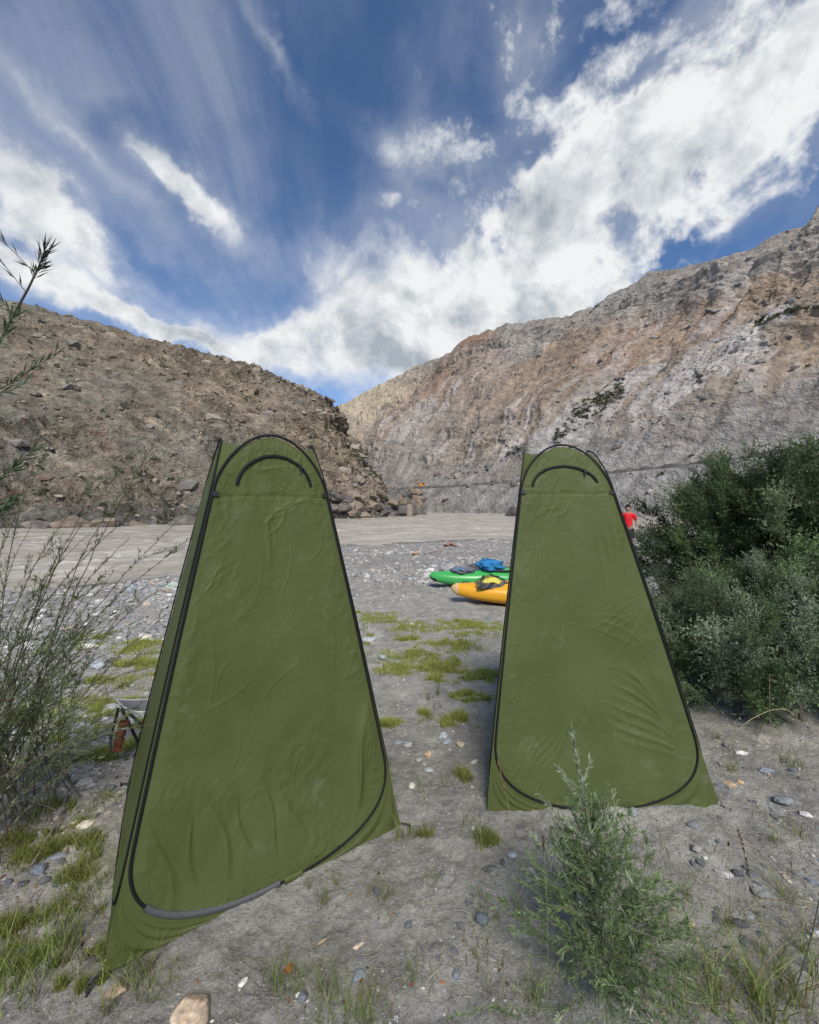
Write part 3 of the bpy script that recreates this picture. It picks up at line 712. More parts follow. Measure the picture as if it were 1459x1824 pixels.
def make_tent(name, B, T, label, front_creases, seed, win, hi=(True, False, False, True)):
    B = [np.array(b, float) for b in B]; T = [np.array(t, float) for t in T]      # corners: front-left, front-right, back-right, back-left
    ctr = sum(B)/4; org = np.array([ctr[0], ctr[1], 0])
    e = empty(name, org, label, "tent", "green pop-up privacy tents")
    def K(i, v): v = np.asarray(v, float)[..., None]; return B[i]+(T[i]-B[i])*v+(B[i]-ctr)*np.array([1, 1, 0])*(.012*np.sin(np.pi*v))
    def pan(i, s, v):
        j = (i+1) % 4; a, b = K(i, v), K(j, v); t = (np.asarray(s)[..., None]+1)/2
        return a+(b-a)*t
    def nrm(i):
        j = (i+1) % 4; n = np.cross(B[j]-B[i], (T[i]+T[j]-B[i]-B[j])/2); n /= np.linalg.norm(n); return n
    rg = np.random.default_rng(seed)
    def outline(i, nn=260):
        # by arc length around the hoop
        tt = np.concatenate([V0*(1-np.cos(np.linspace(0, np.pi/2, 60)))[:-1], np.linspace(V0, V1, 60)[:-1], V1+(1-V1)*np.sin(np.linspace(0, np.pi/2, 50))])
        Rr = pan(i, s_loop(tt), tt); Ll = pan(i, -s_loop(tt), tt)
        p = np.concatenate([Rr, Ll[::-1][1:]])
        keep = [0]
        for k in range(1, len(p)):
            if np.linalg.norm(p[k]-p[keep[-1]]) > .006: keep.append(k)
        p = p[keep]
        L = np.concatenate([[0], np.cumsum(np.linalg.norm(np.diff(p, axis=0, append=p[:1]), axis=1))])
        pc = np.concatenate([p, p[:1]]); u = np.linspace(0, L[-1], nn, endpoint=False)
        return np.stack([np.interp(u, L, pc[:, k]) for k in range(3)], -1)
    lift = np.array([0, 0, .012])
    for i in range(4):
        n_ = nrm(i); H = hi[i]
        nu, nvv = (230, 400) if i == 0 else ((110, 220) if H else (50, 100))
        vv = np.concatenate([[0], V0*(1-np.cos(np.linspace(.05, np.pi/2, nvv//5)))[:-1], np.linspace(V0, V1, nvv*3//5)[:-1], V1+(1-V1)*np.sin(np.linspace(0, np.pi/2, nvv//5))])
        u = np.linspace(-1, 1, nu); U, Vv = np.meshgrid(u, vv, indexing='ij'); s_ = U*s_loop(Vv)
        p = pan(i, s_, Vv)
        wd = np.linalg.norm(K((i+1) % 4, Vv)-K(i, Vv), axis=-1); x = s_*wd/2; z = Vv*1.92
        # distance to the hoop (approx)
        edge = np.minimum((s_loop(Vv)-np.abs(s_))*wd/2, np.where(Vv > V1, (1-Vv)*1.9*.8, 1)) if True else 0
        edge = np.minimum(edge, np.where(Vv < V0, z+.02, 1)); edge = np.maximum(edge, 0)
        em = sstep(0, .05, edge)
        d = -.022*sstep(0, .45, edge)+.012*fbm(x*1.4+seed, z*1.1, i, 3)*em
        arc = np.where(np.abs(U) > .7, z, x*1.5)
        ga = .6+.9*sstep(.0, .5, fbm(arc*2.0, i, seed, 2))+1.0*(Vv > V1-.04)
        d += .0022*ga*np.exp(-edge/.045)*em*pn(np.where(Vv > V1, np.arctan2(z-V1*1.92, x)*14, z*42+4*x), seed*.7, i)*1.6
        dx = fbm(x*3, z*3, seed+3, 2)*.05
        wm_ = np.clip(.12+.9*sstep(.16, .02, edge)+.9*sstep(.05, .45, fbm(x*2.2, z*1.6, seed+21, 3))+.5*sstep(1.45, 1.7, z), 0, 1)
        d += (.0052*ridged((x+dx)*7+z*2.2, z*3.0-x*2, seed+.5, 3)+.0030*ridged((x-dx)*15-z*7, z*8, seed+9, 4))*em*wm_
        if i == 0:
            d += creases(front_creases)(x, z)*em
            zs = V1*1.92-.015
            # gathers along the window seam
            d += .0035*np.exp(-np.abs(z-zs+.02)/.045)*(z < zs)*pn(x*34+z*6, 2, seed)*em - .003*np.exp(-((z-zs)/.006)**2)*em
        elif H:
            d += creases([(rg.uniform(-.3, .3), rg.uniform(.2, 1.4), rg.uniform(-.3, .3), rg.uniform(.2, 1.6), .003, .012) for _ in range(8)])(x, z)*em
        p = p+n_*d[..., None]+lift*(Vv < .02)[..., None]
        p[..., 2] = np.maximum(p[..., 2], .006)
        if i == 0:
            zn = Vv*1.0
            def on(sv, vv_):
                sv, vv_ = np.broadcast_arrays(np.atleast_1d(sv), np.atleast_1d(vv_)); r_ = []
                for a_, b_ in zip(sv, vv_):
                    jj = int(np.argmin(abs(vv-b_))); ii = int(np.argmin(abs(s_[:, jj]-a_))); r_.append(p[ii, jj])
                r_ = np.array(r_)
                if len(r_) > 5:
                    k_ = np.ones(5)/5; r_ = np.stack([np.convolve(np.pad(r_[:, q], 2, 'edge'), k_, 'valid') for q in range(3)], -1)
                return r_
        P_ = mesh("panel", (p-org).reshape(-1, 3), gridf(nu, len(vv)), M_fab, e)
        lp = outline(i)+lift; lp[:, 2] = np.maximum(lp[:, 2], .014)
        v_, f_ = tube(lp-org+n_*.003, .0060, 8, .6, True, n_)
        mesh("frame_hoop", v_, f_, M_tape, e)
        if i == 0:
            a0, a1, hw, vs, vh, cxo = win
            th = np.linspace(a0, a1, 60)
            zx = cxo+hw*np.cos(th); zv = vs+vh*np.sin(th)
            wz = np.linalg.norm(K(1, zv)-K(0, zv), axis=-1)
            zp = on(zx*2/wz, zv)+n_*.0035
            zm = mesh("window_zip", *(lambda q: (q[0]-org, q[1]))(tube(zp, .0078, 8, .55, False, n_)), M_tape, e)
            # slider and pull
            k = 12 if a0 < .3 else 50
            pc = zp[14]-org; ax = (T[1]-T[0])/np.linalg.norm(T[1]-T[0]); up = np.cross(n_, ax)
            Rm = np.stack([ax, n_, up], 1)
            mb = MB(); mb.add(*box(pc+n_*.010, (.014, .009, .018), Rm)); mb.add(*box(pc+n_*.009-up*.020, (.007, .003, .03), Rm))
            mb.build("zip_pull", M_black, e, False)
            # stitched seam under the window
            ss = np.linspace(-.955, .955, 60); sp = on(ss, np.full(60, V1-.008)); sp += n_*(.001)
            sp[:, 2] += .004*np.sin(ss*2+seed)
            v_, f_ = tube(sp-org, .0028, 5, .5, False, n_); mesh("seam", v_, f_, M_fab, e)
            # side tabs that hold the hoops together
            for sgn in (-1, 1):
                tp = pan(0, np.array(sgn*.985), np.array(V1-.004))+n_*.002; mb = MB(); mb.add(*box(tp-org+n_*.006-ax*sgn*.012, (.024, .006, .020), Rm)); mb.build("strap_tab", M_black, e, False)
            if seed == 5:      # worn, rubbed tape along the foot of the hoop and a green patch
                q = lp[(lp[:, 2] < .20)]
                order = np.argsort(((q-B[0])@((B[1]-B[0])/np.linalg.norm(B[1]-B[0])))); q = q[order]
                tt = ((q-B[0])@((B[1]-B[0])/np.linalg.norm(B[1]-B[0]))); q1 = q[(tt > .12) & (tt < .60)]
                q1 = q1+n_*.0015
                v_, f_ = tube(q1-org, .0128, 8, .6, False, n_); mesh("worn_tape", v_, f_, M_worn, e)
                q2 = q[(tt > .60) & (tt < .70)]; v_, f_ = tube(q2-org+n_*.003, .0145, 8, .6, False, n_); mesh("patch", v_, f_, M_fab, e)
    # corner gussets and the strips between neighbouring hoops
    for i in range(4):
        h = (i-1) % 4      # panel h ends at corner i, panel i starts there
        vv = np.concatenate([np.linspace(0, V0, 40), np.linspace(V0, V1, 60)[1:], np.linspace(V1, 1, 30)[1:]])
        A = pan(h, s_loop(vv), vv); Bq = pan(i, -s_loop(vv), vv)
        C = np.where((vv < V0)[:, None], B[i]+(K(i, V0)-B[i])*(vv/V0)[:, None]**1.15, K(i, vv))
        low = vv <= V1
        A, Bq, C, vl = A[low], Bq[low], C[low], vv[low]
        t = np.linspace(0, 1, 25)[:, None, None]
        left = A[None]+(C-A)[None]*t; right = C[None]+(Bq-C)[None]*t[1:]
        g = np.concatenate([left, right]); tt = np.concatenate([t[:, 0, 0], 1+t[1:, 0, 0]])
        outv = (B[i]-ctr)*np.array([1, 1, 0]); outv /= np.linalg.norm(outv)
        span = np.linalg.norm(Bq-A, axis=1)[None, :, None]
        fold = np.sin(tt[:, None]*np.pi*7+2.5*np.sin(tt[:, None]*4+i)+vl[None]*14+seed)*np.sin(np.pi*tt[:, None]/2)
        rad = fbm(tt[:, None]*6+i*3, vl[None]*9, seed, 3)*np.sin(np.pi*tt[:, None]/2)
        g = g+outv*(fold*.013+rad*.022)[..., None]*np.minimum(span, .5)*2*np.where(vl < .02, .5, 1)[None, :, None]
        g[..., 2] = np.maximum(g[..., 2], .004)
        mesh("corner_gusset", (g-org).reshape(-1, 3), gridf(49, len(vl)), M_fab, e)
        # webbing loop and peg at the corner
        pb = B[i]-org; mb = MB()
        pts = [pb+np.array([0, 0, .015]), pb+outv*.025+np.array([0, 0, .016]), pb+outv*.05+np.array([0, 0, .004])]
        v_, f_ = tube(np.array(pts), .006, 6, .35); mb.add(v_, f_)
        v_, f_ = tube(np.array([pb+outv*.045+np.array([0, 0, .018]), pb+outv*.06+np.array([0, 0, -.05])]), .004, 6); mb.add(v_, f_)
        mb.build("peg_loop", M_black, e)
    # roof: saddle between the four arches
    hmid = [pan(i, np.array(0.), np.array(1.)) for i in range(4)]; cen = sum(hmid)/4-np.array([0, 0, .05])
    mb = MB(); vq = V1+(1-V1)*np.sin(np.linspace(0, np.pi/2, 24))
    for i in range(4):
        h = (i-1) % 4
        A = pan(h, s_loop(vq), vq); Bq = pan(i, -s_loop(vq), vq); t = np.linspace(0, 1, 16)[:, None, None]
        g = A[None]+(Bq-A)[None]*t; sag = (np.sin(np.pi*t)*np.linalg.norm(Bq-A, axis=1)[None, :, None]*.10); g[..., 2:3] -= sag
        inn = (cen[:2]-g[..., :2]); g[..., :2] += inn*sag*.4
        g += .004*fbm(g[..., 0]*9, g[..., 1]*9, g[..., 2]*9, 3)[..., None]*np.sin(np.pi*t)
        mb.add((g-org).reshape(-1, 3), gridf(16, 24))
        # fan from the innermost line to the centre
        line = g[:, -1]; tri_v = np.concatenate([line, [cen]]); tri_f = np.array([[k, k+1, 16, 16] for k in range(15)])
        mb.add(tri_v-org, tri_f)
    mb.build("roof_panel", M_fab, e)
    return e

# left tent
lt_cr = []
for k in range(7):      # creases fanning under the seam
    lt_cr.append((.20-.045*k, 1.63-.006*k, -.10+.02*k, 1.58-.05*k, .0035, .009))
for k in range(30):
    a_, b_, an, ll_ = rng.uniform(-.32, .30), rng.uniform(.5, 1.5), rng.uniform(.6, 2.6), rng.uniform(.15, .5); lt_cr.append((a_, b_, a_+ll_*math.cos(an), b_-ll_*math.sin(an), rng.uniform(.0014, .0032), rng.uniform(.003, .006)))
for k in range(9): lt_cr.append((.33+.018*k, .10+.03*k, .44+.008*k, .62+.045*k, .0075, .014))      # long folds to the right-hand hoop
for k in range(4): lt_cr.append((.30+.03*k, .75+.1*k, .47-.01*k, .88+.12*k, .004, .012))
for k in range(6): lt_cr.append((-.45+.095*k, .50-.01*k, -.36+.10*k, .06, -.010, .030))               # slack hanging low on the left
for k in range(6): lt_cr.append((-.44+.09*k, .44, -.40+.105*k, .08, .006, .010))
for k in range(5): lt_cr.append((-.14+.03*k, 1.80-.022*k, .13, 1.755-.022*k, .0030, .008))
B = [np.array([-1.045, 1.395, .0]), np.array([-.045, 2.045, 0]), np.array([-.52, 2.92, 0]), np.array([-1.60, 2.33, 0])]
def lp_(px, py, Y): return P(px, py, Y)
def topc(pxl, pxr, py, Yl, Yr, Z=None):
    a, b = P(pxl, py, Yl), P(pxr, py, Yr); return a, b
Tl = [P(402, 770, 1.80), P(560, 770, 2.06), np.array([-.64, 2.50, 1.91]), np.array([-1.055, 2.25, 1.92])]
Tl[0][2] = Tl[1][2] = 1.915
tent_a = make_tent("privacy_tent", B, Tl, "green pop-up privacy tent nearest the thin willow bush, twisted to show its flank", lt_cr, 5, (.1, 3.04, .172, .872, .083, .008))
rt_cr = []
for k in range(8): rt_cr.append((.50-.01*k, .20+.035*k, .02+.02*k, .42+.045*k, .008 if k % 2 else .005, .018))       # diagonal folds at lower right
for k in range(8): rt_cr.append((-.50+.03*k, .12+.01*k, -.38+.05*k, .34+.02*k, .0045, .010))
for k in range(8): rt_cr.append((rng.uniform(.0, .12), rng.uniform(.6, 1.0), rng.uniform(.25, .42), rng.uniform(.6, 1.1), .003, .008))
for k in range(34):
    a_, b_, an, ll_ = rng.uniform(-.36, .34), rng.uniform(.3, 1.5), rng.uniform(.6, 2.6), rng.uniform(.15, .5); rt_cr.append((a_, b_, a_+ll_*math.cos(an), b_-ll_*math.sin(an), rng.uniform(.0014, .0032), rng.uniform(.003, .006)))
for k in range(5): rt_cr.append((.16+.03*k, 1.58, .14+.04*k, 1.05, .0055, .012))
for k in range(4): rt_cr.append((-.1+.05*k, 1.6, -.22+.03*k, 1.5, .003, .01))
B = [np.array([.395, 2.12, 0]), np.array([1.638, 2.165, 0]), np.array([1.78, 3.20, 0]), np.array([.69, 3.10, 0])]
Tr = [P(936, 800, 2.42), P(1065, 800, 2.44), np.array([1.20, 2.92, 1.93]), np.array([.80, 2.86, 1.93])]
Tr[0][2] = Tr[1][2] = 1.945
tent_b = make_tent("privacy_tent", B, Tr, "green pop-up privacy tent beside the dense dark shrubs, dusty below its window", rt_cr, 11, (.22, 3.08, .195, .874, .066, -.005), (True, False, False, False))

# ------------------------------------------------------------------ stones on the beach
pal_s = np.array([(.21, .23, .25), (.30, .31, .32), (.42, .42, .41), (.14, .15, .165), (.52, .50, .46), (.34, .27, .21), (.24, .27, .25), (.26, .25, .24)])
TENTS = [(-.8, 2.15, .72), (1.1, 2.65, .72)]
def clear(x, y, pad=0.0):
    ok = np.ones(x.shape, bool)
    for cx, cy, rr in TENTS: ok &= np.hypot(x-cx, y-cy) > rr+pad
    return ok
def gravel_field(n, r0, r1, s0, s1, dens, base=ICO0, name="gravel"):
    a = rng.uniform(-R(52), R(52), n*3); rr = np.exp(rng.uniform(np.log(r0), np.log(r1), n*3)); x = rr*np.sin(a); y = rr*np.cos(a)
    k = (rng.random(n*3) < dens(x, y)) & (y/shore(x) < .995) & clear(x, y); x, y, rr = x[k][:n], y[k][:n], rr[k][:n]
    sz = s0*(rng.pareto(2.2, len(x))*.6+1); sz = np.minimum(sz, s1); sz *= np.clip(rr/7, .5, 1.5)
    z = gz(x, y)
    tone = rng.integers(0, 8, len(x)); c = (pal_s[tone]*.85+np.array([.30, .29, .27])*.25)*rng.uniform(.6, 1.3, (len(x), 1))
    v, f, c = stones(np.stack([x, y, z+sz*.05], -1), sz, c, base, .5, .22)
    tag(mesh(name, v, f, M_stone, smooth=False, col=c), kind='stuff')
def d_bank(x, y):
    q = y/shore(x); n = fbm(x*.35, y*.35, 2, 4); n2 = fbm(x*1.2, y*1.2, 8, 3)
    leftpatch = sstep(-.8, -2.2, x)*sstep(1.9, 2.8, y)*1.0
    return np.clip((sstep(.15, .4, q)*.8+leftpatch)*sstep(-.5, .35, n+.5*n2)+sstep(.5, .8, q)*.35+.05, 0, 1)
gravel_field(30000, 2.6, 12, .010, .075, d_bank)
gravel_field(30000, 8, 45, .016, .085, d_bank)
gravel_field(9000, 2.8, 9, .016, .11, lambda x, y: sstep(-1.0, -2.0, x)*sstep(-.3, .3, fbm(x*.9, y*.9, 3, 3)), ICO1)
gravel_field(11000, 1.0, 6.5, .004, .02, lambda x, y: np.clip(.25+.6*fbm(x*1.5, y*1.5, 3, 3), 0, 1), ICO1)
gravel_field(1500, 1.2, 5, .007, .026, lambda x, y: np.clip(sstep(-.7, -1.6, x)+sstep(1.3, 1.9, x), 0, 1), ICO1)

def rock(px, py, wpx, colr, label, asp=(1, .7, .5), rot=0.0, group=None, name="rock", seed=0, speck=0.0, sink=.31):
    c = G(px, py); c[2] = float(gz(c[0], c[1])); a = wpx/FPX*c[1]/2
    bv, bf = ICO3 if wpx > 14 else ICO1
    sd_ = seed+px*.37
    r_ = 1+.28*fbm(bv[:, 0]*1.1+sd_, bv[:, 1]*1.1, bv[:, 2]*1.1, 4)
    v = bv*r_[:, None]
    # flatten random facets so it reads as broken stone
    rg = np.random.default_rng(int(abs(sd_)*10)+1)
    for _ in range(13):
        nn = rg.normal(size=3); nn /= np.linalg.norm(nn); h = rg.uniform(.58, .85); dd = v@nn; v = v-np.maximum(dd-h, 0)[:, None]*nn*.9
    v = v*np.array([a, a*asp[1], a*asp[2]]); v = v@rotz(rot).T
    col_ = np.array(colr)*(1+.25*fbm(bv[:, 0]*2+sd_, bv[:, 1]*2, bv[:, 2]*2, 4)+(speck*fbm(bv[:, 0]*9, bv[:, 1]*9+sd_, bv[:, 2]*9, 3) if speck else 0))[:, None]
    if speck > .3:
        m = sstep(.1, .4, fbm(bv[:, 0]*7, bv[:, 1]*7, bv[:, 2]*7+sd_, 3))[:, None]; col_ = col_*(1-m*.6)+np.array([.40, .25, .14])*m*.6
    o = mesh(name, v, bf, M_stone, smooth=True, col=col_)
    o.location = (c[0], c[1], c[2]+a*asp[2]*(1-2*sink)); return tag(o, label, "stone", group)
BLU, GRY, WHT, DRK, TAN_, PNK = (.20, .225, .25), (.27, .27, .27), (.55, .53, .49), (.075, .08, .09), (.40, .31, .21), (.42, .30, .24)
RL = [
 (333,1812,78,(.42,.34,.25),"large pink and tan speckled granite stone at the lower edge beside the nearer tent",(1,.85,.55),.3,.5),
 (206,1762,42,(.38,.30,.22),"rounded tan stone below the staked front corner of the nearer tent",(1,.7,.5),.6,.35),
 (1288,1556,30,(.36,.355,.34),"oval grey stone with a pale stripe, touching a smaller black stone",(1,.7,.5),-.5,.3),
 (1312,1559,22,DRK,"small black stone touching the pale striped oval stone",(1,.7,.55),-.4,0),
 (1393,1430,32,(.17,.19,.205),"angular slate grey stone on the sand below the dark shrub",(1,.8,.5),.2,0),
 (1434,1451,25,(.50,.50,.48),"smooth oval white and grey pebble below the angular slate stone",(1,.6,.45),-.2,.3),
 (1366,1374,32,BLU,"long flat blue-grey stone sliver between grass tufts under the dark shrub",(1,.35,.3),.0,0),
 (1281,1404,20,(.16,.175,.19),"blue-grey stone just outside the far tent's right corner",(1,.8,.6),.5,0),
 (1300,1398,22,TAN_,"cream and tan chipped stone by the far tent's right corner",(1,.7,.4),-.5,.4),
 (1318,1394,14,(.45,.33,.20),"small orange pebble under the dark shrub",(1,.8,.6),.2,0),
 (1235,1478,28,(.16,.17,.18),"flat dark wedge stone below the far tent's right corner",(1,.5,.4),.2,0),
 (1241,1519,26,(.25,.26,.27),"grey stone with white veins lying beside the leafy green sapling",(1,.6,.5),.4,.4),
 (1256,1533,11,WHT,"tiny white pebble beside the veined grey stone",(1,.8,.6),0,0),
 (914,1538,20,(.27,.32,.35),"pale blue flat pebble in front of the far tent",(1,.6,.4),-.2,0),
 (876,1561,34,(.11,.115,.12),"long flat dark stone in front of the far tent's left corner",(1,.35,.25),.1,0),
 (895,1551,14,DRK,"small dark stone beside the long flat dark stone",(1,.7,.6),.8,0),
 (859,1655,28,(.115,.135,.155),"dark blue-grey rounded stone on bare sand between the tents",(1,.75,.6),.1,0),
 (1128,1452,19,(.22,.24,.25),"small grey stone against the foot of the far tent",(1,.8,.8),.3,0),
 (946,1577,32,(.40,.41,.40),"pale grey chipped stone half hidden behind the leafy green sapling",(1,.8,.6),.5,.35),
 (1357,1592,38,(.21,.215,.21),"greenish grey flat stone half buried in sand behind tall seeding grass",(1,.8,.2),.1,0),
 (1336,1632,26,(.24,.26,.28),"blue-grey half buried stone in front of the greenish flat stone",(1,.7,.3),.5,0),
 (1318,1651,30,DRK,"long black stone near the tall seeding grass stem",(1,.5,.4),-.2,0),
 (1280,1641,22,(.10,.105,.115),"small charcoal stone beside the long black stone",(1,.6,.4),-.2,0),
 (1230,1650,20,PNK,"small pinkish stone right of the leafy green sapling",(1,.8,.7),.3,.4),
 (1391,1646,24,(.17,.17,.175),"flat dark grey stone further out than the long black stone",(1,.5,.3),.1,0),
 (1448,1570,22,(.19,.21,.24),"blue-grey stone at the edge of the stony sand below the dark shrub",(1,.6,.5),-.3,0),
 (1455,1670,20,(.40,.41,.42),"pale grey stone at the very edge of the sand by the tall grass",(1,.6,.5),-.3,.2),
 (432,1752,20,(.62,.60,.55),"white shell-like pebble in front of the nearer tent",(1,.55,.4),.9,.2),
 (540,1778,24,(.12,.13,.145),"dark blue-grey stone beside a grass tuft in front of the nearer tent",(1,.8,.6),.6,0),
 (639,1742,26,(.22,.245,.27),"half buried blue-grey stone on bare sand at the lower middle",(1,.8,.5),.7,0),
 (638,1688,24,(.56,.47,.38),"white and orange broken stone chip on bare sand",(1,.4,.3),.6,.5),
 (812,1748,22,(.17,.19,.215),"slate blue chip on bare sand near the leafy green sapling",(1,.6,.5),.9,0),
 (672,1592,22,(.09,.10,.11),"dark stone tucked in a grass tuft by the nearer tent",(1,.7,.5),-.3,0),
 (764,1377,17,(.34,.36,.38),"pale grey wedge stone between the tents with bare sand round it",(1,.7,.5),.1,0),
 (789,1313,20,(.33,.37,.40),"light blue-grey angular stone in the row of stones between the tents",(1,.8,.7),.1,0),
 (709,1324,26,(.20,.22,.245),"long flat slate stone near the nearer tent's right hoop",(1,.45,.3),.0,0),
 (762,1350,16,TAN_,"round tan stone in the row of stones between the tents",(1,.85,.8),.0,.4),
 (820,1328,17,(.36,.33,.25),"tan stone with a dark top nearest the far tent's left hoop",(1,.8,.7),-.5,.4),
 (797,1322,22,(.25,.29,.30),"greenish grey slab leaning behind the tan stones between the tents",(1,.7,.5),.5,0),
 (734,1408,17,(.52,.50,.44),"off-white pebble beside the grass between the tents",(1,.8,.6),.2,.3),
 (746,1358,14,GRY,"small mid-grey pebble below the round tan stone",(1,.8,.7),0,0),
 (845,1360,18,(.50,.47,.43),"pale broken pebble close to the far tent's left hoop",(1,.5,.4),.2,.3),
 (778,1258,18,(.17,.17,.17),"dark lumpy stone on the sand beyond the row of stones",(1,.8,.6),.2,.2),
 (656,1141,24,(.40,.43,.45),"whitish blue-grey boulder piece near the nearer tent's right edge",(1,.8,.6),.2,.3),
 (680,1172,20,(.28,.32,.36),"blue-grey stone on the grass just below the whitish one",(1,.8,.6),-.3,.2),
 (734,1111,14,(.60,.58,.53),"small white stone at the edge of the short green turf",(1,.6,.4),0,0),
 (152,1467,36,(.56,.52,.43),"long cream stone lying among litter left of the nearer tent",(1,.5,.45),.35,.25),
 (138,1462,26,(.50,.44,.34),"thin cream stone sliver resting behind the long cream stone",(1,.35,.35),.4,.2),
 (100,1525,34,(.19,.215,.25),"flat slate blue stone near the fallen twig",(1,.4,.25),.4,.2),
 (69,1549,30,(.13,.15,.18),"rounded dark blue-grey stone at the lower end of the fallen twig",(1,.8,.6),.2,.3),
 (41,1571,18,DRK,"small black stone below the rounded dark blue-grey stone",(1,.8,.7),.8,0),
 (138,1684,26,(.05,.053,.06),"black stone on grey sand left of the nearer tent's staked corner",(1,.7,.5),-.1,0),
 (196,1403,22,(.10,.11,.14),"dark blue stone beside the nearer tent's rear corner",(1,.7,.6),.1,.2),
 (150,1392,34,(.44,.43,.40),"pale grey cobble behind the nearer tent's rear corner",(1,.5,.4),.3,.3),
 (175,1187,30,(.33,.37,.40),"smooth egg-shaped grey cobble showing through the thin willow bush",(1,.8,.6),-.5,.15),
 (198,1180,22,(.10,.105,.115),"jagged black and white stone behind the egg-shaped cobble",(1,.7,.6),-.3,.4),
 (302,1046,36,(.38,.43,.40),"large pale green boulder at the water's edge next to the nearer tent",(1,.7,.55),.1,.2),
 (232,1042,28,(.30,.33,.36),"large grey boulder at the water's edge seen through the willow twigs",(1,.7,.6),.4,.2),
 (258,1137,26,(.56,.52,.43),"flat cream cobble at the top of the turf beside the nearer tent",(1,.7,.5),-.2,.2),
 (236,1221,14,(.40,.42,.43),"pale pebble in the turf above the camp stool",(1,.6,.4),.3,0),
 (198,1291,24,(.30,.35,.38),"blue-white stone just behind the leg of the camp stool",(1,.7,.6),.3,.4),
 (236,1292,26,(.33,.38,.43),"blue-grey stone under the seat of the camp stool",(1,.6,.6),-.4,.4),
 (252,1305,16,(.47,.41,.36),"small cream stone under the seat of the camp stool",(1,.8,.6),-.4,.2),
]
for q in RL:
    rock(q[0], q[1], q[2], q[3], q[4], q[5], q[6], None, "stone", 0, q[7])
# anonymous pebbles that nothing tells apart
protos = {}
def pebble_set(n, region, colr, label, group, s0, s1):
    bv, bf = ICO1; made = 0; src = []
    for k in range(3):
        v = bv*(1+.25*fbm(bv[:, 0]*1.3+k*7, bv[:, 1]*1.3, bv[:, 2], 3))[:, None]*np.array([1, .75, .45])
        c = np.array(colr)*(1+.3*fbm(bv[:, 0]*3+k, bv[:, 1]*3, bv[:, 2]*3, 3))[:, None]
        o = mesh("pebble", v, bf, M_stone, smooth=False, col=c); src.append(o.data); bpy.data.objects.remove(o)
    while made < n:
        px, py = rng.uniform(*region[0]), rng.uniform(*region[1]); g = G(px, py)
        if not clear(np.array([g[0]]), np.array([g[1]]))[0]: continue
        o = bpy.data.objects.new("pebble", src[made % 3]); COL.objects.link(o)
        s_ = rng.uniform(s0, s1); o.scale = (s_, s_*rng.uniform(.8, 1.2), s_*rng.uniform(.8, 1.2)); o.rotation_euler = (rng.normal(0, .2), rng.normal(0, .2), rng.uniform(0, 6.3))
        o.location = (g[0], g[1], float(gz(g[0], g[1]))+s_*.2)
        tag(o, label, "pebble", group); made += 1
pebble_set(26, ((1230, 1459), (1290, 1700)), (.15, .165, .18), "small blue-black pebble scattered on the sand below the dark shrub", "blue-black pebbles below the dark shrub", .010, .022)
pebble_set(16, ((1230, 1459), (1290, 1700)), (.42, .37, .30), "small pale cream pebble scattered on the sand below the dark shrub", "cream pebbles below the dark shrub", .007, .015)
pebble_set(28, ((640, 860), (1250, 1800)), (.17, .18, .19), "small dark grey pebble scattered on the sand between the tents", "dark pebbles between the tents", .007, .018)
pebble_set(34, ((10, 230), (1380, 1720)), (.14, .145, .16), "small dark pebble scattered among dry litter beyond the nearer tent's flank", "dark pebbles beside the nearer tent", .010, .026)
pebble_set(22, ((10, 230), (1330, 1560)), (.40, .38, .33), "small pale pebble scattered among dry litter beyond the nearer tent's flank", "pale pebbles beside the nearer tent", .010, .026)
# far boulder on the opposite shore
b = rock(905, 917, 60, (.10, .09, .085), "dark rounded boulder standing at the far shore just left of the far tent", (1, .8, .75), 0, None, "boulder", 3)
b.location = (P(918, 917, 90)[0], 90, WZ+.4); b.scale = (.72*90/ G(905, 917)[1],)*3

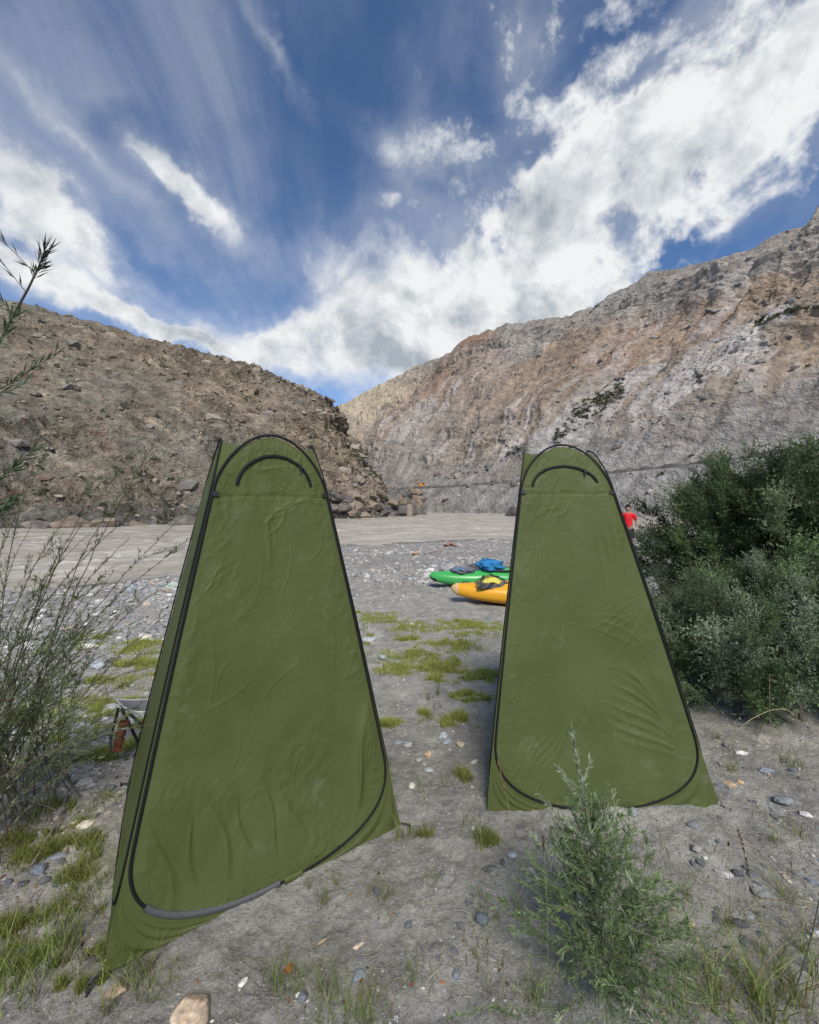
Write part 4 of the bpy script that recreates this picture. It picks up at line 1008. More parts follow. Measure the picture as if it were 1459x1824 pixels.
# ------------------------------------------------------------------ kayaks
def kayak(name, L, Wd, Hh, colr, tipc, loc, rz, label, rock_=.045, seed=0):
    e = empty(name, loc, label, "kayak", "river kayaks on the bank", rz)
    nx, na = 90, 48
    u = (1-np.cos(np.pi*np.linspace(0, 1, nx)))/2; a = np.linspace(0, 2*np.pi, na, endpoint=False)
    wprof = np.clip(np.sin(np.pi*np.clip(u, 0, 1))**.5, .0, 1); wprof = np.maximum(wprof, .02)
    hprof = .40+.60*np.sin(np.pi*u)**.75
    z0 = rock_*(2*u-1)**4+.015*(1-u)**6          # rocker
    U, A = np.meshgrid(u, a, indexing='ij')
    ca, sa = np.cos(A), np.sin(A)
    y = np.sign(ca)*np.abs(ca)**.85*Wd/2*wprof[:, None]
    z = np.where(sa > 0, np.abs(sa)**.9*.52, -np.abs(sa)**.75*.48)*Hh*(hprof*np.minimum(1, (np.minimum(u, 1-u)/.035)**.5+.1))[:, None]
    z = z+z0[:, None]+Hh*.5
    z += .015*np.cos(A*1)*0+np.where(sa > .8, .02*np.sin(np.pi*U), 0)
    x = U*L+.05*np.sin(A)*(1-U)**5*0
    hull = np.stack([x, y, z], -1)
    mb = MB(); mb.add(hull.reshape(-1, 3), gridf(nx, na, False).reshape(-1, 4)[:0].reshape(-1, 4) if False else np.array([[i*na+j, (i+1)*na+j, (i+1)*na+(j+1) % na, i*na+(j+1) % na] for i in range(nx-1) for j in range(na)]), colr)
    hl = mb.build("hull", M_plastic, e)
    # worn nose cap
    k = 13; cap = hull[:k].copy(); ctr_ = cap.mean(1, keepdims=True); cap = ctr_+(cap-ctr_)*1.03; cap[:, :, 0] -= .004
    fidx = np.array([[i*na+j, (i+1)*na+j, (i+1)*na+(j+1) % na, i*na+(j+1) % na] for i in range(k-1) for j in range(na) if (seed == 1 or np.sin(a[j]) < -.05)])
    c_ = np.ones((k*na, 3))*np.array(tipc)
    mesh("nose_cap", cap.reshape(-1, 3), fidx, M_plastic, e, True, c_)
    tipf = np.concatenate([hull[0], [hull[0].mean(0)-np.array([.012, 0, 0])]]); mesh("nose_cap", tipf, np.array([[j, (j+1) % na, na] for j in range(na)]), M_plastic, e, True, np.ones((na+1, 3))*np.array(tipc))
    # cockpit rim and seat pod
    t = np.linspace(0, 2*np.pi, 60, endpoint=False); cxk = L*.52
    top = lambda xx: np.interp(xx, x[:, 0], z.max(1))
    rx = cxk+.42*np.cos(t)*(1+.08*np.cos(t)); ry = .235*np.sin(t); rzv = top(rx)-.10*(ry/.25)**2*.4+.012
    v_, f_ = tube(np.stack([rx, ry, rzv], -1), .016, 8, 1, True); mesh("cockpit_rim", v_, f_, M_black, e)
    inner = np.stack([rx, ry, rzv], -1); rings = [inner]; 
    for q in (.9, .7, .35, .02): rings.append(np.stack([cxk+(rx-cxk)*q, ry*q, rzv*0+rzv.mean()-.24*(1-q*q)**.5], -1))
    g = np.array(rings); mesh("seat", g.reshape(-1, 3), np.array([[i*60+j, (i+1)*60+j, (i+1)*60+(j+1) % 60, i*60+(j+1) % 60] for i in range(4) for j in range(60)]), M_black, e)
    # bow grab loop
    gx = L*.085; lp = [(gx-.05, 0, top(gx-.05)-.002), (gx-.035, 0, top(gx)+.025), (gx+.035, 0, top(gx)+.03), (gx+.05, 0, top(gx+.05)-.002)]
    v_, f_ = tube(np.array(lp), .008, 6); mesh("grab_handle", v_, f_, M_black, e)
    return e, top
M_plastic = vmat("moulded_plastic", .32, 25.0, .06, .08, .002, .5)
ka = G(766, 1047); kb = G(804, 1078)
k1 = P(766, 1062, 7.9); zg = float(gz(k1[0], k1[1]))
kay_g, topg = kayak("kayak", 2.75, .64, .36, (.05, .36, .085), (.02, .02, .022), (k1[0], 8.05, float(gz(.6, 8.0))-.01), R(3), "bright green river kayak with a black nose, behind the yellow one", seed=0)
k2 = P(804, 1075, 6.75)
kay_y, topy = kayak("kayak", 2.75, .64, .36, (.70, .34, .02), (.62, .42, .20), (k2[0], 6.75, float(gz(.8, 6.75))-.01), R(-7), "yellow-orange river kayak lying nearest, with a pale scuffed nose", seed=1)
# white round sticker on the yellow deck, green and black chevrons on the green one
def decal(par, cx, cy, rx, ry, top, colr, name, tilt=0.0, wd=.3):
    r = np.linspace(0, 1, 5)[:, None]; t = np.linspace(0, 2*np.pi, 24, endpoint=False)[None]
    x = cx+rx*r*np.cos(t); y = cy+ry*r*np.sin(t); return x, y

def drape(name, cx, cy, z, sx, sy, sz, colr, label, cat, seed, mat, straps=(), stripes=None, group=None, rz=0.0):
    """a crumpled soft pile: folded fabric, thick and lobed"""
    e = empty(name, (cx, cy, z), label, cat, group, rz)
    bv, bf = ICO4
    n = fbm(bv[:, 0]*1.6+seed, bv[:, 1]*1.6, bv[:, 2]*1.6, 5, .6); rd = ridged(bv[:, 0]*1.7, bv[:, 1]*1.7+seed, bv[:, 2]*1.7, 4)
    v = bv*(1+.25*n+.30*(rd-.6))[:, None]
    v = np.sign(v)*np.abs(v)**.85
    v = v*np.array([sx, sy, sz]); v[:, 2] = np.maximum(v[:, 2], -sz*.35+.02*n)
    k = np.clip(.5+n, 0, 1)[:, None]; c1, c2 = np.array(colr[0]), np.array(colr[1])
    m = sstep(-.08, .12, fbm(bv[:, 0]*2+seed*2, bv[:, 1]*2, bv[:, 2]*2, 3))[:, None]
    mesh("body", v, bf, mat, e, True, c1*(1-m)+c2*m)
    return e
M_cloth = vmat("soft_cloth", .8, 60.0, .15, .4, .004, .2)
def pfd(name, cx, cy, z, label, c_top, c_low, rz=0.0, sc=1.0):
    """buoyancy vest lying folded on a deck: two foam panels, shoulder straps, buckles"""
    e = empty(name, (cx, cy, z), label, "life vest", "paddling vests on the kayak decks", rz)
    def pad(cx_, cz_, lx, lz, th, yv, col_, nm, sd_):
        n1, n2 = 40, 24; u = np.linspace(-1, 1, n1); v = np.linspace(-1, 1, n2); U, Vv = np.meshgrid(u, v, indexing='ij')
        prof = np.clip(1-np.abs(U)**5, 0, 1)**.5*np.clip(1-np.abs(Vv)**4, 0, 1)**.5
        wr = .012*fbm(U*2+sd_, Vv*2, 1, 4)
        x = cx_+U*lx*(1-.10*Vv**2); zt = cz_+lz*Vv*.0
        yy = yv+Vv*lz; base = cz_-.06*(U)**2*2
        topz = base+th*prof+wr; 
        mb = MB(); mb.add(np.stack([x, yy, topz], -1).reshape(-1, 3)*sc, gridf(n1, n2), col_); mb.add(np.stack([x, yy, base-.0*prof], -1).reshape(-1, 3)*sc, gridf(n1, n2)[:, ::-1], np.array(col_)*.5)
        return mb.build(nm, M_cloth, e)
    pad(0, .0, .25, .17, .05, .0, c_low, "back_panel", 1.0)
    pad(0, .05, .235, .16, .075, -.02, c_top, "front_panel", 3.0)
    for s_ in (-1, 1):
        pts = [(s_*.19, -.16, .02), (s_*.20, -.15, .075), (s_*.12, -.05, .128), (s_*.09, .08, .118), (s_*.12, .17, .04)]
        v_, f_ = tube(np.array(pts)*sc, .020, 8, .4); mesh("shoulder_strap", v_, f_, M_black, e)
    for q in (-.07, .03):
        pts = np.array([(-.27, q-.04, .0), (-.22, q-.05, .085), (0, q-.03, .148), (.22, q-.05, .085), (.27, q-.04, .0)])
        v_, f_ = tube(pts*sc, .012, 6, .4); mesh("waist_strap", v_, f_, M_black, e)
        mb = MB(); mb.add(*box(np.array([.01, q-.035, .152])*sc, (.05, .03, .014))); mb.build("buckle", M_black, e, False)
    # dark mesh skirt hanging over the near side
    u = np.linspace(-1, 1, 30); vv = np.linspace(0, 1, 12); U, Vv = np.meshgrid(u, vv, indexing='ij')
    g = np.stack([U*.28+.02*np.sin(Vv*3), -.16-.07*Vv+.012*np.sin(U*7+Vv*3), .05-.10*Vv*(1+.12*np.sin(U*3+1))], -1)
    mesh("skirt", (g*sc).reshape(-1, 3), gridf(30, 12), M_black, e)
    return e
ya = kay_y.location; ga = kay_g.location
vy = pfd("life_vest", ya.x+.62, ya.y-.09, ya.z+.335, "yellow and black paddling vest folded on the yellow kayak's deck", (.58, .52, .10), (.10, .10, .06), .05, .95)
drape("spray_jacket", ga.x+.66, ga.y-.03, ga.z+.35, .24, .17, .085, ((.10, .17, .27), (.16, .14, .14)), "crumpled grey-blue jacket at the fore end of the green kayak's deck", "jacket", 3.3, M_cloth)
drape("spray_skirt", ga.x+.90, ga.y+.05, ga.z+.38, .14, .15, .10, ((.15, .13, .125), (.10, .09, .09)), "brown-grey crumpled cloth wedged between the jacket and the blue bag", "cloth", 8.1, M_cloth)
drape("dry_bag", ga.x+1.18, ga.y+.02, ga.z+.42, .27, .22, .15, ((.03, .20, .42), (.02, .11, .26)), "bright blue crumpled bag heaped on the green kayak's cockpit", "bag", 5.7, M_cloth)
for k in range(3):
    pass
# sticker: thin disc following the yellow deck
def surface_disc(par, cx, cyo, rx, ry, hullmesh, colr, name):
    from mathutils.bvhtree import BVHTree
    ob = [c for c in par.children if c.name.startswith("hull")][0]
    bt = BVHTree.FromPolygons([v.co for v in ob.data.vertices], [p.vertices[:] for p in ob.data.polygons])
    pts = []
    for r in (0, .35, .7, 1):
        for t in np.linspace(0, 2*np.pi, 24, endpoint=False):
            o_ = Vector((cx+rx*r*math.cos(t), -1.0, cyo+ry*r*math.sin(t))); h = bt.ray_cast(o_, Vector((0, 1, 0)))
            p_ = h[0]+h[1]*.003 if h[0] is not None else o_+Vector((0, 1, 0)); pts.append(p_[:])
    f = [[i*24+j, i*24+(j+1) % 24, (i+1)*24+(j+1) % 24, (i+1)*24+j] for i in range(3) for j in range(24)]
    mesh(name, np.array(pts), np.array(f), M_plastic, par, True, np.ones((len(pts), 3))*np.array(colr))
surface_disc(kay_y, .50, .285, .065, .030, None, (.8, .8, .78), "sticker")
surface_disc(kay_g, .24, .33, .030, .016, None, (.02, .02, .02), "sticker")

# ------------------------------------------------------------------ camp stool
def camp_stool():
    c = G(262, 1345); c = np.array([-1.66, 2.72, 0]); e = empty("camp_stool", c, "grey mesh folding camp stool with pale edging behind the nearer tent's flank", "stool")
    M_met = plain("grey_steel_tube", (.20, .19, .18), .4, .5, 80, .2, .1, .001, .6); M_mesh = vmat("grey_mesh_fabric", .8, 300, .25, .5, .001, .2); M_pip = plain("pale_piping", (.55, .54, .52), .7, .3)
    zt = .385; h = .19
    cor = [P(207, 1246, 2.66)-c, P(243, 1268, 2.42)-c, None, None]
    A = cor[0]; Bc = cor[1]; ax = np.array([.40, .10, .03]); C_ = Bc+ax; D_ = A+ax
    n = 24; u = np.linspace(0, 1, n); U, Vv = np.meshgrid(u, u, indexing='ij')
    g = (A*(1-U)[..., None]+Bc*U[..., None])*(1-Vv)[..., None]+(D_*(1-U)[..., None]+C_*U[..., None])*Vv[..., None]
    g[..., 2] -= .055*np.sin(np.pi*Vv)*(.6+.4*np.sin(np.pi*U))+.018*np.sin(np.pi*U)
    g[..., 2] += .004*fbm(U*5, Vv*5, 2, 3)
    mesh("seat", g.reshape(-1, 3), gridf(n, n), M_mesh, e, True, np.ones((n*n, 3))*np.array([.20, .195, .21]))
    rim = np.concatenate([g[:, 0], g[-1, 1:], g[::-1, -1][1:], g[0, ::-1][1:-1]]); v_, f_ = tube(rim, .0055, 6, 1, True); mesh("piping", v_, f_, M_pip, e)
    G_ = lambda px, py, Y: P(px, py, Y)-c
    legs = [((211, 1262, 2.62), (197, 1315, 2.62), M_black), ((197, 1315, 2.62), (196, 1337, 2.62), M_met), ((232, 1272, 2.46), (268, 1306, 2.66), M_met), ((268, 1306, 2.66), (226, 1357, 2.57), M_met), ((217, 1262, 2.6), (246, 1322, 2.62), M_black)]
    for a, b, mm in legs[:]:
        v_, f_ = tube(np.array([G_(*a), G_(*b)]), .0085, 8); mesh("leg", v_, f_, mm, e)
    for k in range(2):
        a = C_+np.array([-.02, 0, -.02]) if k else D_+np.array([-.02, 0, -.02]); b = np.array([a[0]-.22*(1 if k else -.2), a[1]+.05, -c[2]+.01]); v_, f_ = tube(np.array([a, b]), .0085, 8); mesh("leg", v_, f_, M_met, e)
    v_, f_ = tube(np.array([G_(228, 1352, 2.57), G_(222, 1362, 2.55)]), .012, 8); mesh("foot_cap", v_, f_, M_black, e)
    # joint
    v, f = ICO1; mesh("hinge", v*.014+G_(257, 1307, 2.62), f, M_black, e)
    # rust-coloured carry pouch hanging on its cord
    e2 = empty("carry_pouch", P(221, 1285, 2.5), "rust brown fabric pouch hanging from the camp stool on a cord", "pouch")
    M_r = vmat("rust_fabric", .8, 50, .3, .5, .004, .2)
    nx_, nz_ = 14, 30; u = np.linspace(0, 2*np.pi, nx_, endpoint=False); w_ = np.linspace(0, 1, nz_); U, Vv = np.meshgrid(u, w_, indexing='ij')
    rr = .024+.006*fbm(U, Vv*4, 1, 3)+.004*np.sin(Vv*20); g = np.stack([rr*1.15*np.cos(U)-.045*Vv, rr*.8*np.sin(U), -.175*Vv+.003*np.sin(U*3)], -1)
    f = np.array([[i*nz_+j, ((i+1) % nx_)*nz_+j, ((i+1) % nx_)*nz_+j+1, i*nz_+j+1] for i in range(nx_) for j in range(nz_-1)])
    mesh("bag_body", g.reshape(-1, 3), f, M_r, e2, True, np.ones((nx_*nz_, 3))*np.array([.17, .055, .035])*(1+.3*fbm(U*2, Vv*6, 5, 3).reshape(-1, 1)))
    v_, f_ = tube(np.array([(0, 0, -.04), (-.02, -.026, -.035), (.035, -.02, -.028)]), .003, 5); mesh("cord", v_, f_, M_pip, e2)
    v_, f_ = tube(np.array([(-.005, 0, .0), (-.012, 0, .05), (-.02, 0, .10)]), .0025, 5); mesh("cord", v_, f_, M_black, e2)
camp_stool()

# ------------------------------------------------------------------ person in red, far off by the shrubs
def skin_body(name, joints, edges, parent, mat, sub=2, col=None):
    me = bpy.data.meshes.new(name); me.from_pydata([j[0] for j in joints], edges, [])
    o = bpy.data.objects.new(name, me); COL.objects.link(o)
    m = o.modifiers.new("skin", 'SKIN'); m.use_smooth_shade = True
    for k, j in enumerate(joints):
        r = j[1]; me.skin_vertices[0].data[k].radius = r if isinstance(r, tuple) else (r, r)
    me.skin_vertices[0].data[0].use_root = True
    s_ = o.modifiers.new("sub", 'SUBSURF'); s_.levels = s_.render_levels = sub
    dg = bpy.context.evaluated_depsgraph_get(); ev = o.evaluated_get(dg); me2 = bpy.data.meshes.new_from_object(ev)
    o.modifiers.clear(); o.data = me2; me2.materials.clear(); me2.materials.append(mat); o.parent = parent
    for p_ in me2.polygons: p_.use_smooth = True
    return o
def person():
    x0, y0 = (1119-CX)/FPX*14.6, 14.6; z0 = float(gz(x0, y0))
    e = empty("person", (x0, y0, z0), "person with black hair in a red shirt with white lettering on its back", "person", None, R(-25))
    M_skin = plain("skin", (.30, .17, .11), .6, .35); M_red = plain("red_jersey", (.62, .02, .03), .75, .2); M_hair = plain("black_hair", (.008, .007, .007), .6, .3, 200, .3, .4); M_sh = plain("dark_shorts", (.03, .035, .05), .8, .2); M_wh = plain("white_print", (.8, .8, .8), .7, .2)
    J = [((0, 0, .98), .125), ((0, .01, 1.15), .115), ((0, .0, 1.33), .13), ((0, .01, 1.47), .075), ((0, .0, 1.55), .05), ((0, -.015, 1.63), .085), ((0, -.01, 1.73), .08),
         ((-.18, 0, 1.43), .052), ((-.25, .02, 1.17), .040), ((-.17, -.16, 1.02), .030), ((-.13, -.22, .99), .03), ((.18, 0, 1.43), .052), ((.26, .02, 1.18), .040), ((.22, -.18, 1.08), .030), ((.19, -.25, 1.08), .03),
         ((-.10, 0, .90), .088), ((-.11, -.02, .50), .056), ((-.11, .02, .09), .038), ((-.12, -.11, .035), .033), ((.10, 0, .90), .088), ((.12, -.02, .50), .056), ((.13, .02, .09), .038), ((.14, -.11, .035), .033)]
    E = [(0, 1), (1, 2), (2, 3), (3, 4), (4, 5), (5, 6), (3, 7), (7, 8), (8, 9), (9, 10), (3, 11), (11, 12), (12, 13), (13, 14), (0, 15), (15, 16), (16, 17), (17, 18), (0, 19), (19, 20), (20, 21), (21, 22)]
    body = skin_body("body", J, E, e, M_skin)
    # fingers, ears and nose, joined to the body so that it stays one mesh
    shirtJ = [((0, 0, .93), (.165, .13)), ((0, .01, 1.15), (.15, .125)), ((0, .0, 1.36), (.165, .13)), ((0, .0, 1.47), (.09, .085)), ((-.18, 0, 1.43), (.075, .075)), ((-.235, .015, 1.24), (.066, .066)), ((.18, 0, 1.43), (.075, .075)), ((.24, .015, 1.24), (.066, .066))]
    skin_body("shirt", shirtJ, [(0, 1), (1, 2), (2, 3), (3, 4), (4, 5), (3, 6), (6, 7)], e, M_red)
    shJ = [((0, 0, .95), (.15, .125)), ((-.10, 0, .86), (.105, .105)), ((-.12, -.01, .56), (.09, .09)), ((.10, 0, .86), (.105, .105)), ((.13, -.01, .56), (.09, .09))]
    skin_body("shorts", shJ, [(0, 1), (1, 2), (0, 3), (3, 4)], e, M_sh)
    v, f = ICO3; hv = v*(1+.06*fbm(v[:, 0]*3, v[:, 1]*3, v[:, 2]*3, 3))[:, None]*np.array([.098, .108, .118]); hv[:, 1] = np.where((hv[:, 1] < -.03) & (hv[:, 2] < .05), hv[:, 1]*.4, hv[:, 1])
    hm = mesh("hair", hv+np.array([0, .022, 1.70]), f, M_hair, e); v2, f2 = ICO1; mesh("hair_bun", v2*.04+np.array([.02, .09, 1.79]), f2, M_hair, e)
    # white lettering across the shoulders
    mb = MB()
    for k, (dx, wd, hh) in enumerate([(-.075, .028, .05), (-.035, .028, .05), (.005, .028, .05), (.045, .028, .05)]):
        for q in ((0, 0, wd, .012), (0, .019, wd, .012), (-wd/2+.005, .01, .01, hh-.01)):
            mb.add(*box((dx+q[0], .138, 1.37+q[1]), (q[2], .006, q[3])))
    mb.build("lettering", M_wh, e, False)
person()
#--PART3--
# ------------------------------------------------------------------ plants
def bez(p0, p1, p2, p3, n):
    t = np.linspace(0, 1, n)[:, None]
    return (1-t)**3*p0+3*(1-t)**2*t*p1+3*(1-t)*t*t*p2+t**3*p3
def unit(v): v = np.asarray(v, float); return v/(np.linalg.norm(v)+1e-9)
def leaves_on(pl, n, ln, wd, ang, colr, t0=.1, var=.35, tipb=.0):
    """arrays of leaf pos/dir/len/width/col along a polyline"""
    pl = np.asarray(pl); L = np.concatenate([[0], np.cumsum(np.linalg.norm(np.diff(pl, axis=0), axis=1))]); t = rng.uniform(t0, 1, n)**(1-tipb*.4)
    u = t*L[-1]; pos = np.stack([np.interp(u, L, pl[:, k]) for k in range(3)], -1)
    tg = np.gradient(pl, axis=0); tg /= np.linalg.norm(tg, axis=1)[:, None]+1e-9
    T = np.stack([np.interp(u, L, tg[:, k]) for k in range(3)], -1)
    sd_ = np.cross(T, rng.normal(size=(n, 3))); sd_ /= np.linalg.norm(sd_, axis=1)[:, None]+1e-9
    a = ang*rng.uniform(.6, 1.35, n)[:, None]
    return pos, T*np.cos(a)+sd_*np.sin(a), ln*rng.uniform(1-var, 1+var, n), wd*rng.uniform(.8, 1.2, n), np.asarray(colr)*rng.uniform(.65, 1.4, (n, 1))
class Leaves:
    def __init__(s): s.q = []
    def add(s, *a): s.q.append(leaves_on(*a[:6], **(a[6] if len(a) > 6 else {})))
    def build(s, name, parent, mat=None):
        z = [np.concatenate([q[k] for q in s.q]) for k in range(5)]
        v, f, c = leaf_quads(*z)
        return mesh(name, v, f, mat or M_leaf, parent, False, c)

def willow():
    e = empty("willow_bush", (-1.95, 1.95, 0), "thin airy willow bush with narrow leaves growing beside the nearer tent's flank", "bush")
    org = np.array([-1.95, 1.95, 0]); lv = Leaves(); G1 = (.115, .155, .060); G2 = (.22, .25, .14)
    tips = [(300,752,2.35),(108,765,1.9),(250,800,2.25),(340,905,1.98),(350,950,2.0),(305,1035,2.15),(268,1190,2.1),(285,875,2.3),(215,880,2.2),(180,845,2.0),(150,905,2.0),(60,830,1.8),(230,960,2.3),(0,880,1.7),(120,960,1.9),(315,1080,2.2)]
    for k in range(66): 
        px = rng.uniform(-90, 300); tips.append((px, 900+rng.uniform(0, 1)**.8*400+max(0, px-120)*.6, rng.uniform(1.7, 2.5)))
    stems = []
    for ti, tp in enumerate(tips):
        tip = P(*tp); 
        if tp[1] > 1290: tip = P(tp[0], 1290, tp[2])
        b = np.array([rng.uniform(-2.35, -1.80), rng.uniform(1.75, 2.35), 0.0])
        mid = b+(tip-b)*.4+np.array([-.14, 0, .12])*rng.uniform(.3, 1.2)
        pl = bez(b, mid-(tip-b)*.1, mid+(tip-b)*.25+np.array([-.03, 0, .03]), tip, 24); pl = pl+.006*fbm(pl[:, 0:1]*7, pl[:, 2:3]*7, [[1, 5, 9]], 2)
        Ln = np.linalg.norm(tip-b); stems.append((pl, .0036 if ti < 16 else .0026, ti))
        g = G1 if rng.random() < .7 else G2
        lv.add(pl, int(50*Ln), .030, .0038, .55, g, dict(t0=.08))
        for q in range(rng.integers(7, 13)):
            i0 = rng.integers(3, 22); p0 = pl[i0]; dr = unit(unit(pl[min(i0+1, 23)]-pl[i0-1])+rng.normal(0, .42, 3)); ll = rng.uniform(.10, .30)*(1.1-i0/30)
            tw = bez(p0, p0+dr*ll*.4, p0+dr*ll*.7+np.array([0, 0, .02]), p0+dr*ll+np.array([0, 0, .05*ll]), 8); stems.append((tw, .0012, ti))
            lv.add(tw, int(120*ll)+4, .028, .0038, .6, g)
    # the tall bare shoot against the sky, with a leafy tip
    tall = np.array([(-1.75, 1.45, 0), P(-130, 1150, 1.42), P(-60, 880, 1.40), P(-8, 625, 1.36), P(22, 565, 1.34), P(50, 515, 1.33), P(68, 478, 1.32), P(80, 447, 1.31)], float)
    t = np.linspace(0, 7, 60); tl = np.stack([np.interp(t, range(8), tall[:, k]) for k in range(3)], -1); stems.append((tl, np.linspace(.007, .0018, 60), 97))
    D1 = (.035, .048, .03)
    lv.add(tl[44:], 40, .046, .0040, .55, D1); lv.add(tl[54:], 14, .05, .0045, .4, D1)
    for a, b_ in (((64, 488, 1.32), (-30, 400, 1.30)), ((47, 520, 1.33), (-25, 440, 1.30)), ((25, 560, 1.34), (-40, 490, 1.31)), ((62, 492, 1.32), (86, 450, 1.30))):
        tw = bez(P(*a), P(a[0]-10*(b_[0] < 50), a[1]-8, a[2]), P(b_[0]+25*(b_[0] < 50), b_[1]+15, b_[2]), P(*b_), 12); stems.append((tw, .0016, 97)); lv.add(tw, 18, .044, .0038, .45, D1)
    for a, b_, gg in (((-60, 720, 1.25), (100, 628, 1.22), (.11, .15, .08)), ((-60, 705, 1.2), (48, 680, 1.2), (.26, .28, .22)), ((-60, 690, 1.2), (36, 555, 1.2), (.10, .14, .07)), ((-70, 900, 1.2), (62, 800, 1.2), (.07, .11, .05)), ((-70, 960, 1.3), (40, 880, 1.3), (.07, .11, .05))):
        tw = bez(P(*a), P(a[0]+40, a[1]-10, a[2]), P(b_[0]-40, b_[1]+30, b_[2]), P(*b_), 14); stems.append((tw, .0020, 98)); lv.add(tw, 30, .042, .0065, .4, gg, dict(t0=.3))
    per = {}
    for k, (pl, r_, key) in enumerate(stems): 
        v, f = tube(pl-org, r_ if not np.isscalar(r_) else np.linspace(r_, r_*.35, len(pl)), 5); per.setdefault(key, MB()).add(v, f, np.array([.085, .070, .050])*rng.uniform(.6, 1.5))
    for k in per: per[k].build("branch", M_stem, e)
    o = lv.build("foliage", e); o.location = -Vector(org)
willow()

def shrub(name, cen, rad, nclump, nspr, ln, wd, cols, label, stems=14, seed=0, plume=.30, skew=0.0, per=22, sprl=(.12, .26)):
    cen = np.array(cen, float); rad = np.array(rad, float); e = empty(name, (cen[0], cen[1], 0), label, "shrub"); org = np.array([cen[0], cen[1], 0])
    d = rng.normal(size=(nclump, 3)); d /= np.linalg.norm(d, axis=1)[:, None]; d[:, 2] = np.where(d[:, 2] < -.75, -d[:, 2]*.6, d[:, 2])
    rr = rng.uniform(.25, 1.0, nclump)**.6*1.02*(1+.22*fbm(d[:, 0]*1.5+seed, d[:, 1]*1.5, d[:, 2]*1.5, 3))
    cc = cen+d*rad*rr[:, None]; cdir = d*.75+np.array([0, 0, .65])+rng.normal(0, .2, (nclump, 3)); cdir /= np.linalg.norm(cdir, axis=1)[:, None]
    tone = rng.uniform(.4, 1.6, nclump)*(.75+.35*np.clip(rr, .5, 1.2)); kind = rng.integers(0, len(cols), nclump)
    Ls = Leaves(); br = MB(); allq = []
    k = rng.integers(0, nclump, nspr)
    # each clump is a leafy bough: its sprigs stand along one curved axis
    axl = plume*rng.uniform(1.3, 3.0, nclump); tt0 = rng.uniform(0, 1, nspr)**.8
    axb = np.cross(cdir, rng.normal(size=(nclump, 3)))*.3
    base = cc[k]-cdir[k]*(axl[k]*.45)[:, None]+cdir[k]*(axl[k]*tt0)[:, None]+axb[k]*(axl[k]*tt0**2)[:, None]+rng.normal(0, plume*.13, (nspr, 3))
    dr = cdir[k]+rng.normal(0, .5, (nspr, 3))*(1.1-.5*tt0)[:, None]; dr /= np.linalg.norm(dr, axis=1)[:, None]
    sl = rng.uniform(*sprl, nspr)*(1.1-.45*tt0)
    t = rng.uniform(0, 1, (nspr, per)); bend = np.cross(dr, rng.normal(size=(nspr, 3)))*.25
    pos = base[:, None]+dr[:, None]*(sl[:, None]*t)[..., None]+bend[:, None]*(sl[:, None]*t*t)[..., None]
    sd_ = np.cross(np.broadcast_to(dr[:, None], pos.shape), rng.normal(size=pos.shape)); sd_ /= np.linalg.norm(sd_, axis=-1)[..., None]+1e-9
    a = rng.uniform(.45, 1.0, t.shape)[..., None]
    ld = dr[:, None]*np.cos(a)+sd_*np.sin(a)
    colr = np.array(cols)[kind[k]][:, None]*tone[k][:, None, None]*rng.uniform(.65, 1.35, t.shape)[..., None]
    L_ = ln*rng.uniform(.7, 1.3, t.shape)*(1.15-.5*t); pos[..., 2] = np.maximum(pos[..., 2], .02)
    v, f, c = leaf_quads(pos.reshape(-1, 3), ld.reshape(-1, 3), L_.reshape(-1), (wd*rng.uniform(.8, 1.25, t.shape)).reshape(-1), colr.reshape(-1, 3))
    mesh("crown", v-org, f, M_leaf, e, False, c)
    for q in range(0, nclump, 2):
        tt = np.linspace(-.2, 1.05, 8)[:, None]; pl = cc[q]-cdir[q]*axl[q]*.45+cdir[q]*axl[q]*tt+axb[q]*axl[q]*tt*np.abs(tt); pl[:, 2] = np.maximum(pl[:, 2], .01)
        v, f = tube(pl-org, np.linspace(.005, .0012, 8), 5); br.add(v, f, np.array([.17, .155, .13])*rng.uniform(.6, 1.3))
    # twigs of a share of the sprigs
    for q in rng.choice(nspr, min(int(nspr*.12), 800), False):
        tt = np.linspace(-.4, 1, 5)[:, None]; pl = base[q]+dr[q]*sl[q]*tt+bend[q]*sl[q]*tt*np.abs(tt)
        v, f = tube(pl-org, np.linspace(.0025, .0012, 5), 4); br.add(v, f, np.array([.11, .10, .08])*rng.uniform(.5, 1.2))
    br.build("twig", M_stem, e).__setitem__('kind', 'stuff')
    for q in range(stems):
        b = np.array([cen[0]+rng.normal(0, rad[0]*.22), cen[1]+rng.normal(0, rad[1]*.22), -.02]); tgt = cc[rng.integers(0, nclump)]
        pl = bez(b, b+np.array([0, 0, .4*max(tgt[2], .3)]), (b+tgt)/2+np.array([0, 0, .1]), tgt, 12); pl += .015*fbm(pl[:, :1]*4, pl[:, 2:]*4, [[1, 4, 8]], 2)
        v, f = tube(pl-org, np.linspace(.018, .004, 12), 7); mb = MB(); mb.add(v, f, (.11, .09, .07)); mb.build("stem", M_stem, e)
    return e
DG = [(.095, .140, .056), (.125, .175, .076), (.065, .100, .040), (.18, .225, .12)]
LG = [(.18, .235, .12), (.145, .205, .09), (.25, .30, .20), (.11, .16, .07)]
shrub("shrub", (4.34, 4.75, .98), (1.40, 1.05, 1.05), 300, 18000, .036, .0095, DG, "tall dense dark green shrub standing behind the lower grey-green one", seed=1, plume=.20, per=22, sprl=(.14, .40))
shrub("shrub", (5.3, 4.5, 1.15), (1.3, 1.0, 1.15), 150, 8500, .036, .0095, DG, "dark green shrub reaching out of view behind the tall dense one", seed=3, plume=.26, sprl=(.12, .32))
